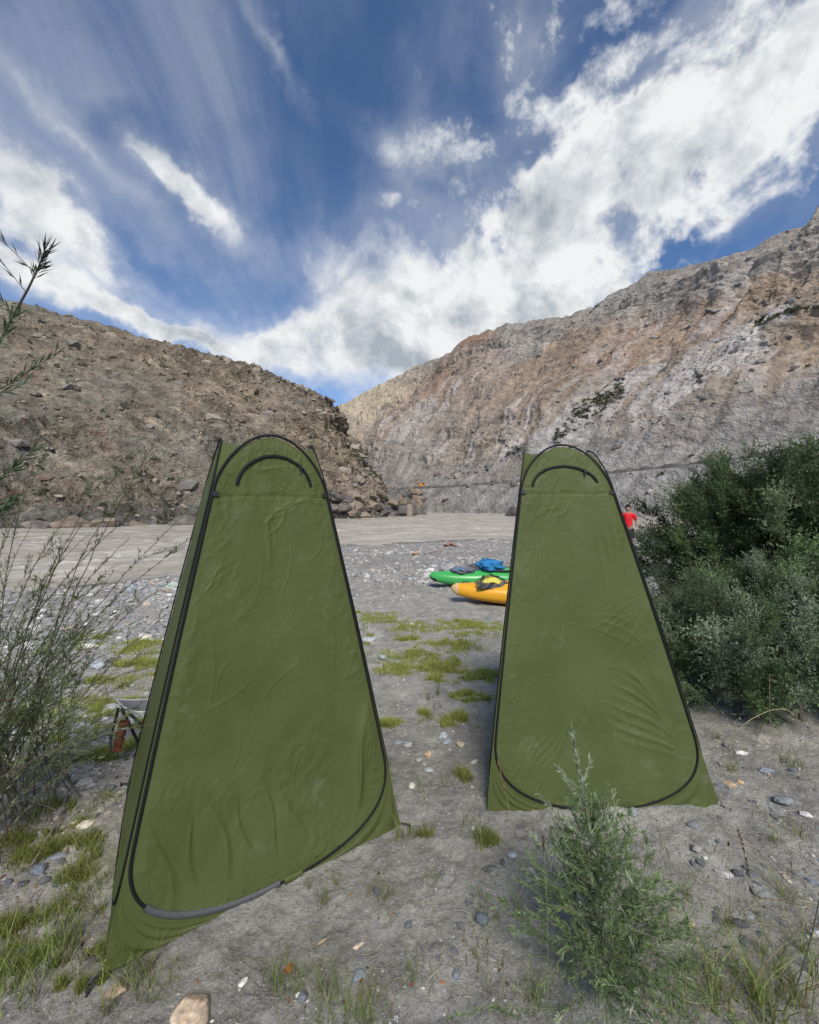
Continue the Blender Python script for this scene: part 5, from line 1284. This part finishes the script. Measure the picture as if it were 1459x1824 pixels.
shrub("shrub", (3.02, 3.38, .40), (1.0, .62, .50), 240, 14500, .025, .0064, LG, "low spreading grey-green shrub on the sand behind the far tent", seed=5, plume=.14, sprl=(.12, .30))
shrub("shrub", (2.62, 4.05, .42), (.42, .4, .42), 40, 2200, .022, .0055, [(.12, .155, .08), (.15, .18, .12)], "sparse twiggy grey shrub squeezed between the far tent and the tall dark shrub", seed=8, plume=.14, per=15, stems=8)

rng = np.random.default_rng(21)
def sapling():
    base = G(1068, 1775); org = base.copy(); org[2] = 0; e = empty("sapling", org, "leafy silver-green sapling with one tall pointed shoot in front of the far tent", "plant")
    Y0 = base[1]; apex = P(1019, 1300, Y0+.02); lv = Leaves(); st = []
    C1, C2, C3 = (.16, .23, .095), (.115, .185, .065), (.27, .32, .20)
    main = bez(base, P(1090, 1640, Y0), P(1048, 1480, Y0), apex, 40); st.append((main, .0042, (.30, .29, .25))); lv.add(main[12:], 260, .021, .0046, .55, C3); lv.add(main[28:], 90, .016, .0038, .5, C3)
    for (px, py, i0) in ((957, 1412, 24), (1095, 1408, 25), (992, 1365, 31), (1052, 1352, 32), (1100, 1425, 22), (1040, 1390, 28), (1003, 1378, 30), (1130, 1478, 18), (940, 1480, 18)):
        p0 = main[i0]; tip = P(px, py, Y0+rng.uniform(-.05, .08)); tw = bez(p0, p0+(tip-p0)*.4-np.array([0, 0, .015]), p0+(tip-p0)*.8-np.array([0, 0, .012]), tip, 12)
        st.append((tw, .0018, (.26, .27, .20))); lv.add(tw, int(22+230*np.linalg.norm(tip-p0)), .019, .0044, .55, C3)
    for k in range(150):
        h = rng.uniform(0, 1); ang = rng.uniform(0, 2*np.pi); i0 = int(25*rng.random()**1.1); p0 = main[i0]+np.array([rng.normal(0, .03), rng.normal(0, .03), 0])*(i0 < 6)
        ll = rng.uniform(.18, .42)*(1.1-.030*i0); up = rng.uniform(.4, 2.6) if rng.random() < .5 else rng.uniform(.15, .95)
        dr = unit([math.cos(ang), math.sin(ang)*.9, up]); tip = p0+dr*ll
        tw = bez(p0, p0+np.array([dr[0], dr[1], up*.4])*ll*.3, p0+dr*ll*.7+np.array([0, 0, .01]), tip, 9); tw[:, 2] = np.maximum(tw[:, 2], .01)
        st.append((tw, .0016, (.17, .17, .12))); cc = (C1, C2, C1, C3)[rng.integers(0, 4)]
        lv.add(tw, int(165*ll)+8, .022, .0045, .6, cc)
        for q in range(2):
            j = rng.integers(3, 8); d2 = unit(dr+rng.normal(0, .6, 3)); l2 = ll*.4; t2 = bez(tw[j], tw[j]+d2*l2*.3, tw[j]+d2*l2*.7, tw[j]+d2*l2, 6); t2[:, 2] = np.maximum(t2[:, 2], .01)
            st.append((t2, .001, (.17, .17, .12))); lv.add(t2, int(150*l2)+5, .021, .0042, .6, cc)
    tips = [P(1312, 1718, 1.42), P(1215, 1700, 1.38)]
    for tip in tips:
        p0 = main[3]; tw = bez(p0, p0+(tip-p0)*.4+np.array([0, 0, .02]), p0+(tip-p0)*.8+np.array([0, 0, .02]), tip, 24); st.append((tw, .002, (.17, .17, .12))); lv.add(tw, 70, .020, .005, .95, C2)
    gm = {}
    for k, (pl, r_, cc) in enumerate(st):
        v, f = tube(pl-org, np.linspace(r_, r_*.4, len(pl)), 5); gm.setdefault(0 if k == 0 else min(k if k < 10 else 10+(k-10)//3, 95), MB()).add(v, f, cc)
    for k in gm:
        tw_ = gm[k].build("stem" if k == 0 else "twig", M_stem, e)
        if k == 95: tw_['kind'] = 'stuff'
    o = lv.build("foliage", e); o.location = -Vector(org)
sapling()

# ------------------------------------------------------------------ grass
def blades(pos, h, wd, lean, colr, seg=3):
    """curved blades: pos (n,3)"""
    n = len(pos); a = rng.uniform(0, 2*np.pi, n); d = np.stack([np.cos(a), np.sin(a), np.zeros(n)], -1); s_ = np.stack([-np.sin(a), np.cos(a), np.zeros(n)], -1)
    tw = rng.uniform(0, np.pi, n); s_ = np.stack([np.cos(tw), np.sin(tw), np.zeros(n)], -1)
    rows = []
    for k in range(seg+1):
        t = k/seg; c = pos+d*(h*lean*t*t)[:, None]+np.array([0, 0, 1.])*(h*t*(1-.25*lean*t))[:, None]; wv = (wd*(1-t)**.7*.5)[:, None]
        rows += [c-s_*wv, c+s_*wv]
    v = np.stack(rows, 1).reshape(-1, 3); K_ = 2*(seg+1)
    f = np.concatenate([(np.arange(n)*K_)[:, None]+np.array([2*k, 2*k+1, 2*k+3, 2*k+2]) for k in range(seg)])
    return v, f, np.repeat(colr, K_, 0)
def turf():
    P_ = []; Cc = []; Hh = []
    for (cx, cy, rx, ry) in GP:
        n = int(min(15000, 1500+9500*rx*ry*4)); x = cx+rng.normal(0, rx*.75, n); y = cy+rng.normal(0, ry*.75, n)
        m = gmask(x, y)+1.0*fbm(x*6, y*6, 4, 4)+.4*fbm(x*1.6, y*1.6, 4, 2); k = (m > .35+.85*rng.random(len(x))) & clear(x, y, -.05); x, y = x[k], y[k]
        P_.append(np.stack([x, y, gz(x, y)-.003], -1)); Hh.append(rng.uniform(.014, .062, len(x))*(1+.5*fbm(x*3, y*3, 1, 2)))
        fr = cy > 2.6
        if not fr:
            kk = rng.random(len(x)) < .38; P_[-1] = P_[-1][kk]; Hh[-1] = Hh[-1][kk]*1.3; x = x[kk]
        base = np.array([.32, .37, .10]) if fr else np.array([.19, .23, .06])
        Cc.append(base*rng.uniform(.6, 1.35, (len(x), 1))*np.array([1, 1, 1])+(rng.random((len(x), 1)) < .18)*np.array([.12, .07, .03]))
    p, c, h = np.concatenate(P_), np.concatenate(Cc), np.concatenate(Hh); h = np.clip(h, .01, .085)
    v, f, c = blades(p, h, .0020+.0008*p[:, 1], rng.uniform(.2, 1.1, len(p)), c, 2)
    tag(mesh("grass", v, f, M_grass, smooth=False, col=c), kind='stuff')
turf()
def wisps():
    P_ = []
    for _ in range(330):
        px, py = (rng.uniform(560, 1459), rng.uniform(1280, 1824)) if rng.random() < .6 else ((rng.uniform(1100, 1459), rng.uniform(1500, 1824)) if rng.random() < .55 else (rng.uniform(0, 700), rng.uniform(1380, 1824)))
        g = G(px, py); n = rng.integers(3, 11); q = g+rng.normal(0, .018, (n, 3))*np.array([1, 1, 0]); P_.append(q)
    p = np.concatenate(P_); p = p[clear(p[:, 0], p[:, 1], -.02)]; p[:, 2] = gz(p[:, 0], p[:, 1])-.002; n = len(p)
    c = np.array([.20, .24, .08])*rng.uniform(.6, 1.4, (n, 1)); dry = rng.random(n) < .35; c[dry] = np.array([.36, .30, .17])*rng.uniform(.6, 1.2, (dry.sum(), 1))
    v, f, c = blades(p, rng.uniform(.015, .075, n), np.full(n, .0017), rng.uniform(.2, 1.3, n), c, 3)
    tag(mesh("grass", v, f, M_grass, smooth=False, col=c), kind='stuff')
wisps()
tuft_src = []
for k in range(6):
    n = (46, 34, 60, 26, 44, 18)[k]; rad = (.035, .03, .045, .02, .05, .012)[k]; H = (.075, .10, .065, .12, .05, .20)[k]
    a = rng.uniform(0, 6.28, n); r_ = rad*np.sqrt(rng.random(n)); p = np.stack([r_*np.cos(a), r_*np.sin(a), np.full(n, -.004)], -1)
    col_ = np.array([.20, .25, .075])*rng.uniform(.6, 1.5, (n, 1)); dry = rng.random(n) < .16; col_[dry] = np.array([.30, .24, .13])*rng.uniform(.7, 1.2, (dry.sum(), 1))
    v, f, c = blades(p, H*rng.uniform(.45, 1.25, n), np.full(n, .0021), rng.uniform(.1, 1.0, n), col_, 4)
    o = mesh("grass_tuft", v, f, M_grass, smooth=False, col=c); tuft_src.append(o.data); bpy.data.objects.remove(o)
def tuft(px, py, k, sc, label, group):
    g = G(px, py); o = bpy.data.objects.new("grass_tuft", tuft_src[k]); COL.objects.link(o); o.location = (g[0], g[1], float(gz(g[0], g[1]))-.002); o.scale = (sc,)*3; o.rotation_euler.z = rng.uniform(0, 6.3)
    tag(o, label, "grass tuft", group)
TF = [(285,1742,2,1.5,"thick grass tuft growing against the front hem of the nearer tent"),(238,1735,0,1.5,"wispy grass tuft at the hem beside the tent's staked front corner"),(262,1728,3,1.0,"tall thin blades between two hem tufts of the nearer tent"),
 (575,1610,1,1.1,"tuft with reddish dry leaves just in front of the nearer tent's hem"),(548,1585,3,.8,"thin tuft at the patched hem of the nearer tent"),(600,1572,3,.7,"thin upright tuft right of the patched hem"),(686,1600,0,1.0,"tuft holding a dark stone by the nearer tent"),(662,1590,3,.8,"thin blades left of the tuft holding a dark stone"),
 (714,1492,1,1.3,"tuft at the nearer tent's right staked corner"),(735,1485,0,.9,"smaller tuft right of the nearer tent's right corner"),(770,1572,4,1.0,"flat sparse tuft on bare sand between the tents"),(856,1512,1,1.5,"bright green tuft below the far tent's left corner"),(838,1478,4,1.3,"mossy tuft just above the bright green one"),(760,1412,4,1.6,"low mossy patch between the tents' near corners"),(800,1395,4,1.2,"low grass patch beside the far tent's left hoop"),
 (497,1735,0,1.5,"tuft beside an orange dry leaf in front of the nearer tent"),(520,1760,2,1.2,"dense tuft below the orange dry leaf"),(575,1765,3,1.1,"tall thin tuft right of the dark blue-grey stone"),(600,1800,2,1.6,"dense tuft at the lower edge in the middle"),(640,1812,0,1.4,"green tuft at the lower edge, right of the dense one"),(672,1800,2,1.2,"outer tuft of the row at the lower edge"),
 (755,1740,4,1.5,"olive sparse mat on bare sand, lower middle"),(866,1718,4,1.5,"olive mat just left of the sapling's foot"),(866,1640,4,1.1,"dry brown-green mat above the dark rounded stone"),
 (1302,1372,1,1.3,"tuft of upright grass below the dark shrub, nearest the far tent"),(1277,1312,3,.9,"slim tuft right of the far tent's hoop"),(1412,1365,0,1.8,"dark bushy tuft under the low grey-green shrub"),(1327,1340,3,.8,"yellowish thin tuft beside the upright one"),(1405,1480,4,1.6,"sparse mat of grass on stony sand"),(1382,1500,1,1.0,"short tuft beside the sparse mat on stony sand"),
 (1220,1600,1,1.0,"dry yellow tuft right of the sapling"),(1300,1650,3,.9,"single upright blade cluster among black stones"),(1400,1600,3,1.3,"leaning tuft beside the half buried greenish stone"),(1190,1790,2,1.6,"rank tuft at the sapling's foot"),(930,1640,3,1.4,"tall thin tuft left of the sapling"),(945,1780,1,1.5,"rank green tuft at the lower left of the sapling"),
 (1240,1760,0,1.9,"lush tuft at the lower edge right of the sapling"),(1290,1770,3,1.9,"long-bladed tuft at the lower edge"),(1345,1780,5,1.3,"tallest long-bladed tuft at the lower edge"),(1385,1740,5,1.2,"long blades beside the tallest tuft"),(1420,1790,3,2.0,"long-bladed tuft near the lower corner"),(1450,1740,5,1.3,"long blades at the very edge near the lower corner"),(1330,1815,2,2.0,"thick pale tuft at the bottom edge"),(1400,1818,2,2.0,"thick green tuft at the bottom edge near the corner"),
 (1270,1800,5,1.1,"long blades leaning over the lower edge right of the sapling"),(1310,1740,5,1.0,"slender blades behind the lush tuft at the lower edge"),(1360,1700,5,.9,"slender blades at the foot of the drooping red seed head"),(1430,1700,5,1.0,"slender blades below the dark bent stem"),(1370,1810,3,2.2,"rank long-bladed tuft at the bottom edge between two thick ones"),
 (838,1152,2,2.6,"dark green spiky clump in the turf beyond the tents"),(762,1245,5,1.3,"tall slender pale green blades between the tents"),(780,1238,5,1.5,"taller slender blades right of the other slender blades"),(765,1278,1,1.2,"small tuft at the foot of the slender blades"),
 (150,1600,0,1.6,"tuft in the damp sand left of the nearer tent"),(178,1625,3,1.3,"thin tuft left of the nearer tent's staked corner"),(205,1560,2,1.4,"dense tuft against the nearer tent's flank"),(120,1680,0,1.8,"wide tuft on grey sand further left of the staked corner"),(95,1705,2,1.8,"thick tuft below the wide one"),(40,1760,2,2.0,"thick tuft in the lower corner by the willow"),(190,1790,3,1.3,"weedy tuft on the tan stone below the staked corner"),(20,1690,0,2.0,"broad tuft at the left edge below the willow"),
 (1235,1190,5,2.2,"tall green blades between the far tent and the low shrub"),(1222,1150,5,2.4,"tall dry-tipped blades behind the far tent's right hoop"),(1252,1215,5,1.7,"shorter blades at the low shrub's foot")]
for q in TF: tuft(*q, "grass tufts on the sand")

def seed_grass(pts, head, label, hc=(.17, .075, .05), sc=(.20, .24, .09), hr=.007, r=.0012, blade=()):
    pts = [np.array(p_, float) for p_ in pts]; b = pts[0]; e = empty("seed_grass", b, label, "grass stem", "grass stems gone to seed")
    n = 30; t = np.linspace(0, len(pts)-1, n); pl = np.stack([np.interp(t, range(len(pts)), np.array(pts)[:, k]) for k in range(3)], -1)
    k_ = np.ones(5)/5; pl = np.stack([np.convolve(np.pad(pl[:, q], 2, 'edge'), k_, 'valid') for q in range(3)], -1); pl[0] = b
    v, f = tube(pl-b, np.linspace(r, r*.6, n), 5); mb = MB(); mb.add(v, f, sc); mb.build("stem", M_stem, e)
    h = pl[int(n*(1-head)):]; L = Leaves(); L.add(h, int(34+60*head), .011, .0042, .35, hc, dict(t0=0)); o = L.build("seed_head", e); o.location = -Vector(b)
    for (i0, dx, dz, ln) in blade:
        p0 = pl[i0]; tip = p0+np.array([dx, .01, dz]); q = bez(p0, p0+np.array([dx*.3, 0, dz*.6+.02]), p0+np.array([dx*.7, 0, dz+.02]), tip, 8)
        v, f = tube(q-b, np.linspace(.0022, .0004, 8), 4, .3); mb = MB(); mb.add(v, f, sc); mb.build("blade", M_grass, e)
seed_grass([G(976, 1822), P(976, 1680, 1.28), P(973, 1560, 1.28), P(967, 1488, 1.28)], .16, "straight green stem with a narrow dark red seed head rising through the sapling", (.10, .035, .03), blade=((8, -.10, -.02, 1), (13, .09, .03, 1)))
seed_grass([G(926, 1640), P(922, 1540, 1.55), P(909, 1450, 1.55), P(886, 1350, 1.55)], .30, "leaning pale stem with a reddish seed head crossing the far tent's lower left corner", (.26, .12, .08), (.28, .27, .14))
seed_grass([G(1382, 1822), P(1372, 1700, 1.3), P(1345, 1590, 1.3), P(1313, 1470, 1.3)], .26, "tall stem with a dark red drooping seed head over the stony sand", (.13, .05, .04), blade=((7, .08, .06, 1), (12, -.06, .08, 1)))
seed_grass([G(1292, 1325), P(1330, 1285, 2.7), P(1370, 1265, 2.7), P(1400, 1262, 2.7), P(1422, 1281, 2.7)], .36, "arched straw stem with a drooping pale oat head in front of the low shrub", (.46, .38, .22), (.42, .35, .2), r=.002)
seed_grass([G(1375, 1330), P(1371, 1270, 2.65), P(1371, 1205, 2.65)], .10, "thin upright straw stem crossing the arched oat stem", (.40, .32, .2), (.40, .33, .2))
seed_grass([G(1299, 1665), P(1300, 1600, 1.5), P(1298, 1500, 1.5)], .05, "bare thin stem standing among the black stones", (.2, .15, .08))
seed_grass([G(1400, 1800), P(1425, 1740, 1.3), P(1445, 1670, 1.3), P(1462, 1590, 1.3)], .05, "dark bent stem leaning out at the lower right corner", (.10, .10, .06), (.07, .075, .05), r=.0026)
seed_grass([G(1228, 1205), P(1232, 1130, 3.6), P(1236, 1050, 3.6)], .2, "reddish reed behind the far tent's right hoop", (.25, .12, .10), (.25, .20, .12), r=.0022)
seed_grass([G(1262, 1220), P(1252, 1150, 3.4), P(1240, 1090, 3.4)], .2, "reddish reed leaning towards the far tent from the low shrub", (.25, .12, .10), (.25, .20, .12), r=.0022)
seed_grass([G(1205, 1210), P(1203, 1140, 3.7), P(1208, 1075, 3.7)], .2, "pale reed closest to the far tent's right hoop", (.30, .22, .15), (.28, .26, .13), r=.002)
seed_grass([G(185, 1800), P(180, 1760, 1.28), P(186, 1715, 1.28)], .12, "yellow-green stem standing at the nearer tent's staked corner", (.32, .32, .10), (.24, .27, .08), r=.002)

# dry litter: straws, bark flakes, rusty leaves
def litter():
    mb = MB()
    def straws(n, xr, yr, c, l0, l1):
        for _ in range(n):
            g = G(rng.uniform(*xr), rng.uniform(*yr)); g[2] = float(gz(g[0], g[1]))+.002
            if not clear(np.array([g[0]]), np.array([g[1]]))[0]: continue
            a = rng.uniform(0, 6.28); L = rng.uniform(l0, l1); d = np.array([math.cos(a), math.sin(a), 0]); sd_ = np.array([-d[1], d[0], 0]); k = rng.normal(0, .25)
            p1, p2 = g+d*L*.5+sd_*L*k+np.array([0, 0, rng.uniform(0, .2)*L]), g+d*L; p2[2] = float(gz(p2[0], p2[1]))+.003
            v, f = tube(bez(g, p1, p1, p2, 6), np.linspace(.0012, .0006, 6)*rng.uniform(.6, 1.5), 4); mb.add(v, f, np.array(c)*rng.uniform(.6, 1.3))
    straws(260, (1150, 1459), (1380, 1815), (.42, .36, .26), .03, .14)
    straws(90, (600, 950), (1380, 1815), (.38, .33, .25), .02, .08)
    straws(120, (20, 230), (1340, 1700), (.26, .20, .14), .03, .12)
    straws(60, (250, 700), (1620, 1815), (.36, .31, .23), .015, .06)
    n = 420; px = np.concatenate([rng.uniform(10, 240, 280), rng.uniform(260, 1440, 140)]); py = np.concatenate([rng.uniform(1340, 1640, 280), rng.uniform(1480, 1815, 140)])
    g = np.array([G(a, b) for a, b in zip(px, py)]); k = clear(g[:, 0], g[:, 1]); g = g[k]; g[:, 2] = gz(g[:, 0], g[:, 1])+.004; n = len(g)
    d = rng.normal(size=(n, 3)); d[:, 2] *= .25
    c = np.array([(.20, .08, .04), (.30, .16, .08), (.11, .07, .05), (.36, .30, .2)])[rng.integers(0, 4, n)]
    v, f, c = leaf_quads(g, d, rng.uniform(.010, .028, n), rng.uniform(.005, .012, n), c); mb.add(v, f, c)
    tag(mb.build("dry_litter", M_leaf, None, False), kind='stuff')
litter()
def leaf_thing(px, py, col_, label, L=.045, Wd=.02):
    g = G(px, py); g[2] = float(gz(g[0], g[1]))+.008; n = 9; u = np.linspace(-1, 1, n); w_ = np.linspace(-1, 1, 7); U, V = np.meshgrid(u, w_, indexing='ij')
    x = U*L/2; y = V*Wd/2*(1-U**2)**.6; z = .006*V**2+.006*np.sin(U*4)+.004
    o = mesh("dry_leaf", np.stack([x, y, z], -1).reshape(-1, 3), gridf(n, 7), M_leaf, col=np.ones((n*7, 3))*np.array(col_)); o.location = g; o.rotation_euler = (.5, .2, px*.1); tag(o, label, "leaf")
leaf_thing(513, 1726, (.42, .16, .05), "curled orange-brown dry leaf in a grass tuft before the nearer tent", .035, .022)
leaf_thing(572, 1682, (.50, .40, .26), "long pale straw-coloured leaf on sand before the nearer tent", .055, .008)

# fallen twig and driftwood
def wood(pts, r, col_, label, name, side=()):
    pts = np.array(pts, float); b = pts[0].copy(); n = 26; t = np.linspace(0, len(pts)-1, n); pl = np.stack([np.interp(t, range(len(pts)), pts[:, k]) for k in range(3)], -1)
    pl += r*.8*fbm(pl[:, :1]*9, pl[:, 1:2]*9, [[1, 4, 8]], 3); mb = MB(); v, f = tube(pl-b, np.linspace(r, r*.6, n)*(1+.2*fbm(t*2, 1, 1, 2)), 8); mb.add(v, f, col_)
    for a, bq in side: v, f = tube(np.array([a, (np.array(a)+bq)/2+np.array([0, 0, r]), bq])-b, [r*.6, r*.5, r*.3], 6); mb.add(v, f, col_)
    o = mb.build(name, M_stem); o.location = b; tag(o, label, "driftwood")
wood([G(55, 1547)+np.array([0, 0, .006]), G(90, 1490)+np.array([0, 0, .012]), G(107, 1455)+np.array([0, 0, .015]), G(122, 1415)+np.array([0, 0, .02])], .006, (.20, .17, .14), "thin grey fallen twig lying on sand under the willow bush", "twig", [(G(108, 1452)+np.array([0, 0, .015]), G(60, 1437)+np.array([0, 0, .02]))])
def gw(px, py):
    z = -.3
    for _ in range(12): g = G(px, py, z); z = float(gz(g[0], g[1]))
    return G(px, py, z)
up_ = np.array([0, 0, .07])
wood([gw(793, 974)+up_, gw(802, 972)+up_*1.6, gw(813, 974)+up_], .09, (.36, .20, .13), "short reddish driftwood log on the gravel near the river", "driftwood")
wood([gw(755, 988)+up_*.5, gw(775, 984)+up_, gw(795, 981)+up_*1.2], .03, (.42, .34, .27), "long thin pale driftwood branch on the gravel before the reddish log", "driftwood")
wood([gw(737, 989)+up_*.5, gw(745, 987)+up_], .08, (.42, .27, .18), "small orange-brown wood chunk at the left end of the thin branch", "driftwood")

# ------------------------------------------------------------------ along the far road
def on_road(px, off=13.5):
    best = None
    for i in range(40, 860, 2):
        j = int(np.argmin(abs(Mt[i]-off))); p_ = MV[i, j]; d_ = abs(CX+FPX*p_[0]/p_[1]-px) if p_[1] > 20 else 1e9
        if best is None or d_ < best[0]: best = (d_, p_, Mroad[i, 0], i)
    p_ = best[1].copy(); p_[2] = best[2]+.12; return p_, best[3]
M_orange = plain("orange_machine_paint", (.50, .22, .03), .5, .4, 4, .2); M_dk = plain("dark_steel", (.03, .03, .03), .6, .4, 4, .2); M_gl = plain("cab_glass", (.05, .06, .07), .15, .5); M_pole = plain("pale_pole", (.33, .33, .32), .6, .3, 3, .1); M_wall = vmat("masonry", .9, 2.5, .4, .6, .15, .1)
def excavator():
    p_, _ = on_road(752); e = empty("excavator", p_, "small orange excavator parked on the road across the river", "excavator", None, R(10))
    for s_ in (-1, 1): mb = MB(); mb.add(*box((0, s_*.75, .32), (2.3, .42, .62), None, .2)); mb.build("track", M_dk, e)
    mb = MB(); mb.add(*box((-.3, 0, 1.15), (2.0, 1.7, .9), None, .12)); mb.build("body", M_orange, e)
    mb = MB(); mb.add(*box((.45, -.4, 1.75), (.95, .85, 1.3), None, .08)); cab = mb.build("cab", M_orange, e); mb = MB(); mb.add(*box((.94, -.4, 1.9), (.05, .7, .8))); mb.add(*box((.45, -.84, 1.9), (.7, .05, .7))); mb.build("window", M_gl, cab)
    for a, b, r_, nm in (((.6, .3, 1.3), (-1.9, .3, 2.7), .17, "boom"), ((-1.9, .3, 2.7), (-2.7, .3, 1.1), .12, "arm")):
        v, f = tube(np.array([a, b]), r_, 4); mb = MB(); mb.add(v, f, (.5, .2, .03)); mb.build(nm, M_orange, e, False)
    mb = MB(); mb.add(*box((-2.6, .3, .75), (.8, .8, .65), None, .15)); mb.build("bucket", M_dk, e)
excavator()
def pole(px, h, label):
    p_, _ = on_road(px, 11.2); e = empty("utility_pole", p_, label, "utility pole", "poles along the road"); v, f = tube(np.array([(0, 0, -1.0), (0, 0, h*.5), (0, 0, h)]), [.14, .11, .08], 8); mesh("post", v, f, M_pole, e)
    mb = MB(); mb.add(*box((0, 0, h-.5), (1.4, .12, .12), rotz(.6))); mb.build("crossarm", M_pole, e, False)
pole(779, 3.6, "short pale pole on the road near the orange excavator"); pole(831, 5.5, "taller pale pole on the road further from the orange excavator"); pole(1128, 5.5, "pale pole on the road above the far tent's right side")
def hut():
    p_ = P(724, 915, 86); p_[2] = WZ; e = empty("stone_tower", p_, "small two-tiered masonry block at the tip of the spur across the river", "stone tower"); e.scale = (.7, .7, .8)
    mb = MB(); mb.add(*box((1.0, 0, 1.6), (1.6, 2, 3.2), None, .15), (.27, .235, .185)); mb.build("base", M_wall, e, False)
    mb = MB(); mb.add(*box((-1.2, .3, 4.0), (1.5, 1.8, 1.5), None, .1), (.2, .16, .12)); mb.add(*box((-.2, .3, 4.1), (.45, 1.8, 1.8), None, .1), (.27, .22, .16)); mb.add(*box((.7, .3, 3.95), (1.3, 1.8, 1.4), None, .1), (.15, .12, .095)); mb.build("upper_wall", M_wall, e, False)
hut()
# loose blocks and low shrubs along the road edge
rp_ = []
for k in range(70):
    p_, _ = on_road(rng.uniform(712, 905) if k < 60 else rng.uniform(1110, 1160), rng.uniform(16.0, 17.5)); rp_.append(p_)
v, f, c = stones(np.array(rp_), rng.uniform(.2, .65, len(rp_)), np.array([(.15, .15, .15)])*rng.uniform(.5, 1.3, (len(rp_), 1)), ICO0, .7, .3)
tag(mesh("road_rubble", v, f, M_scat, smooth=False, col=c), kind='stuff')
print("done")
